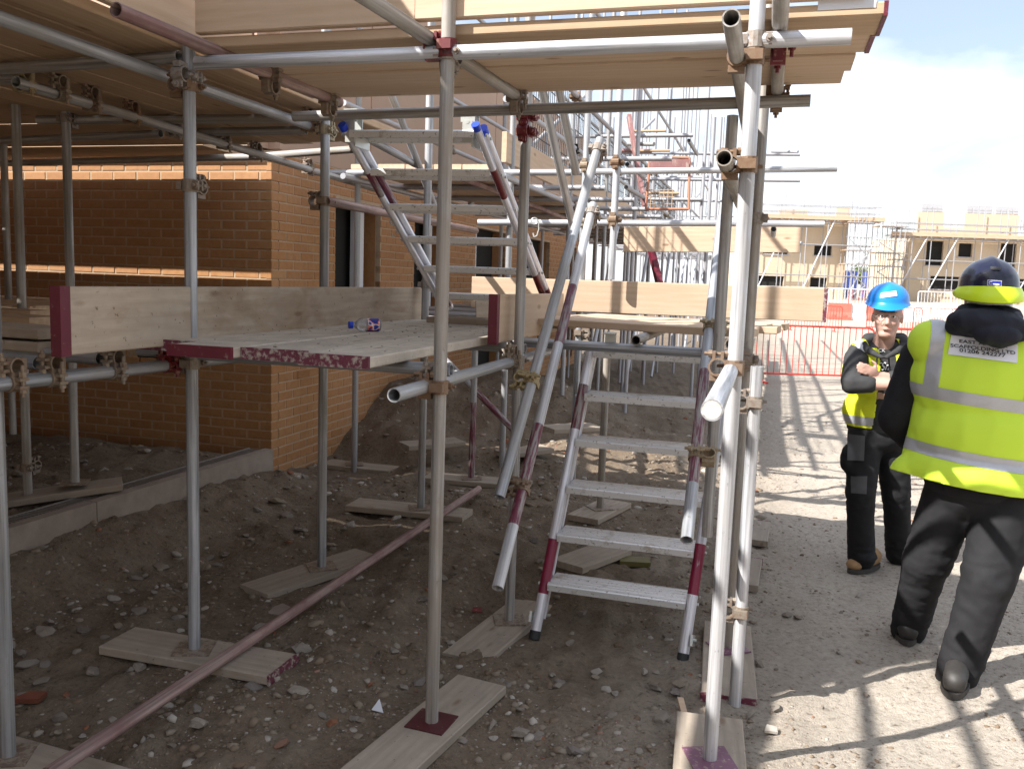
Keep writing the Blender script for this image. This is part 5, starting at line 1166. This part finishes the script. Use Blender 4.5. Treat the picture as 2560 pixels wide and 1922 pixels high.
def helmet_shell(c, fwd_, rad, mat, par, ridge=.006, brim=.02, tilt=0.0, peak=.0):
    "dome with rim; fwd_ = the way the peak points"
    f_ = Vector(fwd_).normalized(); l_ = f_.cross(Z).normalized(); up_ = Vector((0, 0, 1)) + f_ * tilt; up_.normalize(); M = Matrix(((l_.x, f_.x, up_.x, c.x), (l_.y, f_.y, up_.y, c.y), (l_.z, f_.z, up_.z, c.z), (0, 0, 0, 1)))
    n = 40; vs = []; fs = []; R_ = 12
    for j in range(R_ + 1):
        ph = math.pi / 2 * j / R_
        for i in range(n):
            a = 2 * math.pi * i / n; x, y, z = rad[0] * math.cos(a) * math.sin(ph) ** .92, rad[1] * math.sin(a) * math.sin(ph) ** .92, rad[2] * math.cos(ph)
            z += ridge * math.exp(-(x / .022) ** 2) * math.sin(min(1, 1.3 * math.cos(ph) + .2) * math.pi / 2); vs.append((x, y, z))
    for k, (e, dz) in enumerate(((.004, -.012), (.010, -.020), (.014, -.024), (.008, -.026))):
        for i in range(n):
            a = 2 * math.pi * i / n; ex = e + (peak * max(0, math.sin(a)) ** 2 * (k >= 1) * (1 if k < 3 else .9)); dzz = dz - (.018 * max(0, math.sin(a)) ** 3 * (k >= 1) if peak else 0)
            vs.append(((rad[0] + ex * .7) * math.cos(a), (rad[1] + ex) * math.sin(a), dzz))
    for i in range(n):
        a = 2 * math.pi * i / n; vs.append(((rad[0] - .012) * math.cos(a), (rad[1] - .012) * math.sin(a), -.010))
    rows = R_ + 1 + 5
    for j in range(rows - 1):
        for i in range(n): fs.append((j * n + i, j * n + (i + 1) % n, (j + 1) * n + (i + 1) % n, (j + 1) * n + i))
    me = mesh('helmet', [M @ Vector(v) for v in vs], fs, [MAT[mat]], True); smooth_by_angle(me, .9); return obj('helmet', me, par), M
# ---- man with blue helmet, arms folded, facing the camera
def man_facing():
    g = PZ(2190, 1432, 0); o = empty('person', (g.x, g.y, 0), 'man in blue helmet, glasses and open yellow vest facing the camera with folded arms', 'person')
    q = lambda x, y, Y=5.2: PY(x, y, Y)
    hd = q(2219, 792, 5.17); fw = Vector((-.36, -.93, -.1)); rt = Vector((.933, -.36, 0)); dv_ = Vector((.36, .933, 0)); RV = lambda a_, b_, c_: rt * a_ + dv_ * b_ + Z * c_; F = lambda a_, b_, c_: hd + rt * a_ + dv_ * b_ + Z * c_
    # body: one continuous skin mesh
    sh = [('e', F(0, .02, .035), (.080, .098, .095), rt), ('e', F(0, -.022, -.035), (.067, .072, .090), rt), ('e', F(-.002, -.048, -.098), (.046, .042, .030), rt), ('c', F(0, .03, -.08), q(2203, 880, 5.24), .056, .066),
          ('c', F(-.002, -.094, .0), F(-.002, -.108, -.034), .010, .014), ('e', F(-.002, -.088, -.040), (.022, .016, .011), rt), ('c', F(-.038, -.078, .022), F(.036, -.082, .022), .012, .012),
          ('e', F(.036, -.066, -.030), (.024, .022, .020), rt), ('e', F(-.040, -.062, -.030), (.024, .022, .020), rt), ('e', F(-.002, -.086, -.070), (.022, .012, .009), rt), ('e', F(.079, .012, -.008), (.010, .020, .032), rt), ('e', F(-.079, .016, -.008), (.010, .020, .032), rt)]
    eR, wR = q(2130, 958, 5.04), q(2236, 962, 4.97); eL, wL = q(2290, 960, 5.04), q(2190, 938, 5.03)
    sh += [('e', q(2196, 960, 5.25), (.17, .10, .22), rt), ('e', q(2196, 1050, 5.25), (.15, .10, .12), rt), ('c', q(2142, 890, 5.24), eR, .045, .040), ('c', eR, wR, .046, .030), ('c', q(2262, 890, 5.2), eL, .045, .038), ('c', eL, wL, .036, .028), ('c', q(2168, 1080, 5.25), q(2152, 1240, 5.18), .07, .055), ('c', q(2152, 1240, 5.18), q(2152, 1400, 5.2), .05, .04), ('c', q(2228, 1080, 5.25), q(2240, 1235, 5.28), .07, .055), ('c', q(2240, 1235, 5.28), q(2246, 1390, 5.38), .05, .04)]
    hand(sh, wL + Vector((.0, -.02, .01)), Vector((-.93, -.25, .30)), Vector((.1, .9, -.1)), .85, .25); hand(sh, wR, Vector((.9, .1, -.1)), Vector((0, 1, 0)), .95, .4)
    me = blob(sh, .0068, 3, .45); obj('body', setmat(me, 'skin'), o)
    for s_ in (-1, 1):
        for nm, mt, r_, dz in (('eye', 'white_plastic', .0112, .001), ('pupil', 'eye_dark', .0062, -.0068)):
            m_ = bmesh.new(); sphere_into(m_, ellM(F(s_ * .031 - .002, -.0770 + dz, .004), (r_, r_, r_ * .75)), 10, 8); e_ = bpy.data.meshes.new(nm); m_.to_mesh(e_); m_.free(); obj(nm, setmat(e_, mt), o)
        m = MB(); n = 18; c0 = F(s_ * .034 - .002, -.108, -.004); pts = [c0 + Vector((.027 * math.cos(2 * math.pi * i / n) * (1 + .1 * math.cos(4 * math.pi * i / n)), .004 * s_ * math.cos(2 * math.pi * i / n), .018 * math.sin(2 * math.pi * i / n))) for i in range(n)]
        for i in range(n): m.cyl(pts[i], pts[(i + 1) % n], .0013, 6)
        m.cyl(c0 + RV(s_ * .027, 0, .004), F(s_ * .082, -.005, .008), .0016, 6)
        if s_ > 0: m.cyl(c0 + RV(-.027, 0, .004), c0 + RV(-.041, .0, .004), .0014, 6)
        m.build('glasses_rim', MAT['frame_metal'], o)
        m = MB(); m.cyl(F(s_ * .014, -.0945, .027), F(s_ * .046, -.0865, .029), .0042, 6, r2=.0025); m.build('eyebrow', MAT['grey_hair'], o)
    m = MB(); m.cyl(F(-.024, -.0945, -.0705), F(.0, -.100, -.069), .0030, 6, r2=.0042); m.cyl(F(0, -.100, -.069), F(.022, -.0945, -.0705), .0042, 6, r2=.003); m.build('lips', MAT['lip'], o)
    m_ = bmesh.new(); sphere_into(m_, ellM(F(0, .026, .045), (.0795, .100, .088), rt)); e_ = bpy.data.meshes.new('hair'); m_.to_mesh(e_); m_.free(); e_ = cut_keep(e_, [(F(0, -.03, .0), Vector((0, -1, -.25)))]); obj('hair', setmat(e_, 'grey_hair'), o)
    # hoodie
    eRs = eR + (wR - eR) * .38
    hs = [('e', q(2198, 935, 5.26), (.195, .125, .19), rt), ('e', q(2196, 1030, 5.26), (.185, .125, .17), rt), ('e', q(2196, 1070, 5.26), (.182, .122, .07), rt), ('c', q(2150, 886, 5.26), q(2255, 886, 5.22), .075, .075), ('c', q(2142, 895, 5.24), eR, .070, .062), ('c', eR, eRs, .060, .053), ('c', q(2262, 895, 5.2), eL, .070, .062), ('c', eL, eL + (wL - eL) * .55, .058, .050)]
    hm = blob(hs, .011, 5); wrinkle(hm, .010, 13, 2, (1, 1, 1.4)); obj('hoodie', setmat(hm, 'hoodie_charcoal'), o)
    hood = blob([('c', q(2160, 868, 5.22), q(2185, 884, 5.10), .024, .018), ('c', q(2185, 884, 5.10), q(2205, 893, 5.06), .019, .013), ('c', q(2262, 862, 5.18), q(2240, 880, 5.08), .025, .019), ('c', q(2240, 880, 5.08), q(2216, 893, 5.06), .019, .013), ('c', q(2160, 868, 5.22), q(2175, 850, 5.32), .034, .045), ('c', q(2262, 862, 5.18), q(2250, 850, 5.32), .034, .045), ('c', q(2175, 852, 5.32), q(2250, 852, 5.32), .05, .05)], .008, 4); wrinkle(hood, .006, 20, 5); obj('hood', setmat(hood, 'hoodie_charcoal'), o)
    for x0, x1, y1 in ((2193, 2190, 935), (2222, 2224, 940)):
        m = MB(); m.cyl(q(x0, 890, 5.075), q(x1, y1, 5.085), .0045, 6); m.build('drawstring', MAT['hoodie_black'], o)
    ht = bvh(hm)
    try:
        text_on('chest_print', 'CK', ht, (2196, 880), (2213, 880), 8.5, 'white_plastic', o, .004); text_on('chest_print', 'ESn', ht, (2190, 926), (2224, 924), 20, 'white_plastic', o, .004, .35)
    except Exception as ex: print('text', ex)
    # trousers
    kR, aR, kL, aL = q(2151, 1235, 5.17), q(2153, 1395, 5.22), q(2240, 1230, 5.27), q(2247, 1385, 5.38)
    tm = blob([('e', q(2196, 1085, 5.26), (.178, .125, .12), rt), ('c', q(2163, 1100, 5.25), kR, .100, .082), ('c', kR, aR, .080, .074), ('c', q(2230, 1100, 5.27), kL, .100, .082), ('c', kL, aL, .080, .074), ('e', q(2116, 1145, 5.22), (.035, .07, .085), rt), ('e', q(2158, 1390, 5.2), (.078, .08, .04), rt)], .012, 4)
    fold = lambda c: .45 + .9 * math.exp(-((c[2] - .12) / .12) ** 2) + .8 * math.exp(-((c[2] - .50) / .10) ** 2)
    wrinkle(tm, .014, 10, 7, (1, 1, 2.2), fold); obj('trousers', setmat(tm, 'trouser_black'), o); tt = bvh(tm)
    patch('knee_pad', tt, [(2127, 1190), (2168, 1190), (2166, 1235), (2128, 1232)], 'trouser_grey', o, .004); patch('holster_pocket', tt, [(2120, 1085), (2163, 1090), (2160, 1152), (2118, 1150)], 'trouser_grey', o, .008)
    # vest: open shell over the hoodie
    vm = blob([('e', q(2198, 935, 5.26), (.212, .140, .20), rt), ('e', q(2196, 1030, 5.26), (.205, .145, .17), rt), ('e', q(2196, 1085, 5.27), (.212, .152, .10), rt), ('c', q(2158, 882, 5.26), q(2250, 882, 5.24), .080, .080)], .011, 5); wrinkle(vm, .007, 9, 3, (1, 1, .7))
    zh = q(2150, 1068, 5.2).z; cx_ = q(2200, 950, 5.2).x
    vm = cut_keep(vm, [(Vector((0, 0, zh)), Vector((0, 0, -1)))])
    bm = bmesh.new(); bm.from_mesh(vm); kill = []
    for f in bm.faces:
        c = f.calc_center_median(); top = (c.z - zh) / .55
        wl = .075 + .05 * (1 - min(1, max(0, top))); wr_ = .050 + .03 * min(1, max(0, top))
        if c.y < 5.26 and -(.010 + .02 * max(0, 1 - abs(top - .9) * 2.0) + .035 * (1 - top)) < (c.x - cx_) < .045 + .06 * (1 - top): kill.append(f)
        elif c.z > q(2200, 872, 5.2).z and abs(c.x - cx_) < .085: kill.append(f)
    bmesh.ops.delete(bm, geom=kill, context='FACES'); bm.to_mesh(vm); bm.free()
    vo = obj('vest', setmat(vm, 'hivis_yellow'), o); md = vo.modifiers.new('t', 'SOLIDIFY'); md.thickness = .003; md.offset = 1
    zt_ = q(2150, 1040, 5.2).z; zb_ = q(2150, 1062, 5.2).z
    obj('reflective_tape', setmat(extract(vm, [(Vector((0, 0, zt_)), Vector((0, 0, 1))), (Vector((0, 0, zb_)), Vector((0, 0, -1)))], .0045), 'reflective'), o)
    x0_ = q(2142, 880, 5.2).x; x1_ = q(2160, 880, 5.2).x; zs_ = q(2150, 915, 5.2).z
    obj('reflective_tape', setmat(extract(vm, [(Vector((x1_, 0, 0)), Vector((1, 0, 0))), (Vector((x0_, 0, 0)), Vector((-1, 0, 0))), (Vector((0, 0, zs_)), Vector((0, 0, -1)))], .0045), 'reflective'), o)
    # helmet
    he, M = helmet_shell(q(2220, 750, 5.20), fw, (.116, .135, .100), 'helmet_blue', o, peak=.026, tilt=.04); ht = bvh(he.data)
    patch('white_sticker', ht, [(2203, 733), (2240, 727), (2243, 740), (2200, 745)], 'white_plastic', o, .003)
    for s_, hh_, td in ((q(2192, 1424, 5.34), q(2168, 1375, 5.25), Vector((-.80, -.60, 0))), (q(2248, 1400, 5.5), q(2248, 1370, 5.45), Vector((.25, -.95, 0)))):
        s_.z = gsurf(s_.x, s_.y) + .004; boot(o, s_, td, 'boot_tan', hh_, .30, .05)
    return o
# ---- man with dark helmet, seen from behind, walking away
def man_behind():
    o = empty('person', tuple(PZ(2330, 1680, 0)), 'man in dark helmet and long hi-vis vest seen from behind at the right edge', 'person')
    q = lambda x, y, Y=3.85: PY(x, y, Y)
    rt = Vector((.955, -.285, -.06)).normalized(); bk = Vector((-.285, -.955, 0)).normalized()
    hd = q(2470, 752, 3.84)
    sL, eL, wL = q(2304, 888, 3.99), q(2240, 1045, 4.05), q(2330, 1150, 4.18); sR, eR, wR = q(2618, 892, 3.72), q(2695, 1085, 3.72), q(2640, 1210, 3.92)
    lh, lk, la = q(2385, 1215, 3.9), q(2316, 1405, 3.98), q(2270, 1575, 4.18); rh, rk, ra = q(2515, 1230, 3.8), q(2468, 1450, 3.72), q(2392, 1690, 3.72)
    sh = [('e', hd + Vector((0, .02, .05)), (.078, .10, .11), rt), ('e', hd + Vector((.02, .05, -.04)), (.062, .07, .09), rt), ('c', hd + Vector((0, .0, -.05)), q(2470, 860, 3.84), .062, .07), ('e', hd + rt * .083 + Vector((0, .0, -.004)), (.011, .02, .034), rt), ('e', hd - rt * .083 + Vector((0, .0, -.004)), (.011, .02, .034), rt), ('c', hd + Vector((.005, .10, .0)), hd + Vector((.008, .125, -.03)), .012, .015),
          ('e', q(2465, 960), (.19, .12, .25), rt), ('e', q(2455, 1170), (.18, .12, .18), rt), ('c', sL, eL, .05, .045), ('c', eL, wL, .043, .032), ('c', sR, eR, .05, .045), ('c', eR, wR, .043, .032), ('c', lh, lk, .08, .06), ('c', lk, la, .055, .04), ('c', rh, rk, .08, .06), ('c', rk, ra, .055, .04)]
    hand(sh, wL, (wL - eL), rt, 1.0, .6); hand(sh, wR, (wR - eR), -rt, 1.0, .6)
    me = blob(sh, .0085, 3, .45); obj('body', setmat(me, 'skin'), o)
    hm = blob([('e', q(2465, 950), (.255, .165, .25), rt), ('e', q(2455, 1120), (.245, .175, .22), rt), ('e', q(2450, 1215), (.235, .165, .10), rt), ('c', q(2345, 855, 3.92), q(2600, 880, 3.74), .09, .09), ('c', sL, eL, .088, .080), ('c', eL, wL, .080, .06), ('c', sR, eR, .10, .085), ('c', eR, wR, .085, .06)], .013, 5); wrinkle(hm, .009, 9, 2, (1, 1, 1.3)); obj('hoodie', setmat(hm, 'hoodie_black'), o)
    hood = blob([('e', q(2466, 808, 3.72), (.155, .085, .060), rt), ('e', q(2490, 838, 3.66), (.095, .055, .045), rt), ('c', q(2392, 812, 3.78), q(2545, 828, 3.68), .045, .045), ('c', q(2420, 790, 3.80), q(2520, 798, 3.74), .055, .055), ('e', q(2500, 856, 3.655), (.05, .03, .022), rt)], .008, 4); wrinkle(hood, .010, 14, 9, (1, 1, .8)); obj('hood', setmat(hood, 'hood_navy'), o)
    # trousers
    tm = blob([('e', q(2450, 1230, 3.86), (.225, .155, .14), rt), ('c', lh, lk, .120, .105), ('c', lk, la, .098, .078), ('c', rh, rk, .125, .108), ('c', rk, ra, .102, .085), ('e', q(2530, 1385, 3.73), (.05, .08, .10), rt)], .013, 5)
    fold = lambda c: .4 + .8 * math.exp(-((c[2] - .12) / .14) ** 2) + .7 * math.exp(-((c[2] - .48) / .12) ** 2); wrinkle(tm, .015, 8, 12, (1, 1, 2.0), fold); obj('trousers', setmat(tm, 'trouser_black'), o)
    # vest
    vs_ = [('e', q(2463, 950), (.305, .190, .25), rt), ('e', q(2455, 1085), (.295, .200, .22), rt), ('e', q(2438, 1185), (.310, .215, .16), rt), ('c', q(2330, 856, 3.90), q(2600, 878, 3.74), .098, .098), ('c', q(2330, 1000, 3.93), q(2300, 1180, 3.92), .07, .085), ('e', q(2275, 1190, 3.90), (.09, .06, .10), rt)]
    vm = blob(vs_, .013, 7); wrinkle(vm, .007, 6, 21, (1, 1, .55)); hp = q(2450, 1228, 3.66); hn = Vector((.0, 0, -1)) + rt * -.10; vm = cut_keep(vm, [(hp, hn)])
    bm = bmesh.new(); bm.from_mesh(vm); bmesh.ops.delete(bm, geom=[f for f in bm.faces if f.calc_center_median().z > q(2470, 838).z and (f.calc_center_median() - q(2470, 838)).length < .12], context='FACES'); bm.to_mesh(vm); bm.free()
    vo = obj('vest', setmat(vm, 'hivis'), o); md = vo.modifiers.new('t', 'SOLIDIFY'); md.thickness = .003; md.offset = 1
    nz = (Z + rt * .10).normalized()
    for y0, y1 in ((962, 994), (1108, 1138)):
        a, b = q(2290, y0, 3.76), q(2290, y1, 3.76)
        obj('reflective_tape', setmat(extract(vm, [(a, nz), (b, -nz)], .005), 'reflective'), o)
    for x0, x1 in ((2326, 2360), (2560, 2594)):
        a, b, c = q(x0, 900, 3.74), q(x1, 900, 3.74), q(2290, 964, 3.76); obj('reflective_tape', setmat(extract(vm, [(b, rt), (a, -rt), (c, -nz)], .0055), 'reflective'), o)
    vt = bvh(vm)
    patch('back_label', vt, [(2378, 838), (2545, 862), (2542, 908), (2370, 886)], 'label_white', o, .007, 20, 10)
    for txt, a, b, h in (('EAST ANGLIA', (2398, 857), (2518, 871), 8.5), ('SCAFFOLDING LTD', (2376, 867), (2537, 887), 8.5), ('01206 242277', (2399, 880), (2513, 894), 9)): text_on('back_print', txt, vt, a, b, h, 'print_black', o, .011, 0, .018)
    # helmet
    he, M = helmet_shell(q(2471, 716, 3.85), -bk, (.118, .145, .120), 'helmet_navy', o, ridge=.010, peak=.03, tilt=.02)
    n = 26; vs = []; fs = []; zmap = [(.006, .012), (.014, -.016), (.026, -.056), (.023, -.060), (.010, -.018)]
    for j, (e, dz) in enumerate(zmap):
        for i in range(n + 1):
            a = -math.pi / 2 + (i / n - .5) * 2.9; k = math.cos((i / n - .5) * math.pi) ** .5; vs.append(M @ Vector(((.120 + e) * math.cos(a), (.147 + e) * math.sin(a), dz * (.35 + .65 * k) - .012)))
    for j in range(len(zmap) - 1):
        for i in range(n): fs.append((j * (n + 1) + i, j * (n + 1) + i + 1, (j + 1) * (n + 1) + i + 1, (j + 1) * (n + 1) + i))
    me = mesh('rear_brim', vs, fs, [MAT['visor_lime']], True); obj('rear_brim', me, o)
    ht = bvh(he.data); patch('helmet_label', ht, [(2469, 700), (2504, 702), (2503, 717), (2468, 714)], 'white_plastic', o, .003, 8, 4); patch('helmet_label_field', ht, [(2470.5, 701.5), (2502.5, 703.5), (2501.5, 715.5), (2469.5, 712.5)], 'logo_blue', o, .0045, 8, 4); text_on('helmet_mark', 'C', ht, (2472, 711), (2480, 711.6), 8, 'white_plastic', o, .006)
    patch('helmet_mark_bar', ht, [(2482, 709), (2498, 710.3), (2498, 713), (2482, 711.6)], 'white_plastic', o, .006, 4, 2); patch('vent_slot', ht, [(2476, 667), (2502, 668), (2502, 676), (2477, 675)], 'print_black', o, .003, 6, 3)
    vs = []; fs = []
    for j, dz in enumerate((.011, -.011)):
        for i in range(17): a = -math.pi / 2 + (i / 16 - .5) * 2.4; vs.append(hd + rt * (.092 * math.cos(a)) - bk * (.094 * math.sin(a) ) + Z * (dz - .012) + bk * .0 + Vector((0, .0, 0)))
    fs = [(i, i + 1, 18 + i, 17 + i) for i in range(16)]
    st = obj('nape_strap', mesh('nape_strap', vs, fs, [MAT['white_plastic']], True), o); md = st.modifiers.new('t', 'SOLIDIFY'); md.thickness = .004
    for hp_, an, td in ((PZ(2268, 1612, .02), la, Vector((.40, .92, 0))), (PZ(2380, 1744, .02), ra, Vector((.55, .84, 0)))):
        hp_.z = gsurf(hp_.x, hp_.y) + .004; boot(o, hp_, td, 'boot_dark', an + Z * .06, .28, .05)
    return o
man_facing(); man_behind()

# ------------------------------------------------------------------ small things
# painted collar of the coupler on the central pole, with its cast letters
cz = 2.452; b_ = std['B']; n = 40; R_ = .0335; vs = []; fs = []
for z_, r_ in ((-.019, .0245), (-.019, R_), (-.016, R_ + .0015), (.016, R_ + .0015), (.019, R_), (.019, .0245)):
    vs += [(b_.x + r_ * math.cos(2 * math.pi * i / n), b_.y + r_ * math.sin(2 * math.pi * i / n), cz + z_) for i in range(n)]
for k in range(5): fs += [(k * n + i, k * n + (i + 1) % n, (k + 1) * n + (i + 1) % n, (k + 1) * n + i) for i in range(n)]
me = mesh('coupler_collar', vs, fs, [MAT['red_coupler_paint']], True); smooth_by_angle(me, .5); obj('coupler_collar', me, SC)
q0 = b_ + Vector((0, 0, 0)); cpx = lambda w: (CX + FPX * (w - CAM).dot(RT) / (w - CAM).dot(FWD), CY - FPX * (w - CAM).dot(UP) / (w - CAM).dot(FWD))
ctr = cpx(Vector((b_.x, b_.y, cz))); text_on('cast_letters', 'FGO', bvh(me), (ctr[0] - 13, ctr[1] + 5), (ctr[0] + 14, ctr[1] + 5), 10, 'print_black', SC, .0012)
# litter and offcuts on the ground
def scrap(px, py, pts, t, mat, label, name, cat, tilt=.0):
    g = PZ(px, py, .05); g = PZ(px, py, gsurf(g.x, g.y) + .012); s_ = g.y / FPX; m = MB(); k = len(pts)
    vs = [(x * s_, y * s_, 0) for x, y in pts] + [(x * s_, y * s_, t) for x, y in pts]
    m.add(vs, [(i, (i + 1) % k, k + (i + 1) % k, k + i) for i in range(k)] + [tuple(range(k))[::-1], tuple(range(k, 2 * k))])
    o = m.build(name, MAT[mat], None, M=Matrix.Translation(g) @ Matrix.Rotation(tilt, 4, 'X') @ Matrix.Rotation(tilt * .4, 4, 'Y')); tag(o, label, cat)
scrap(945, 1768, [(-16, -10), (16, -14), (0, 26)], .003, 'white_frame', 'small white triangular scrap left of the central sole board', 'plastic_scrap', 'scrap', .5)
scrap(700, 1528, [(-28, -18), (24, -26), (36, 14), (-4, 40), (-22, 16)], .006, 'concrete_kerb', 'grey slate fragment beside the loose tube', 'slate_fragment', 'slate', .1)
scrap(75, 1748, [(-36, -20), (30, -14), (34, 22), (-10, 18)], .02, 'brick_red', 'broken red brick piece near the bottom left pole', 'brick_fragment', 'brick', .15)
scrap(1193, 1525, [(-14, -8), (14, -6), (10, 12), (-12, 8)], .003, 'red_coupler_paint', 'crumpled red wrapper near the sole board of the ladder', 'wrapper', 'litter', .4)
scrap(1705, 1772, [(-9, -40), (7, -42), (10, 40), (-6, 42)], .016, 'timber_fresh', 'small split timber offcut left of the nearest right pole', 'timber_offcut', 'offcut', .08)
scrap(1925, 1826, [(-18, -10), (16, -14), (20, 12), (-4, 20)], .01, 'stone', 'pale grey stone flake right of the nearest right pole', 'stone_flake', 'stone', .1)
scrap(1585, 1410, [(-40, -18), (40, -14), (38, 20), (-36, 18)], .03, 'olive_litter', 'dull yellow litter behind the second lowest ladder tread', 'packet', 'litter', .1)
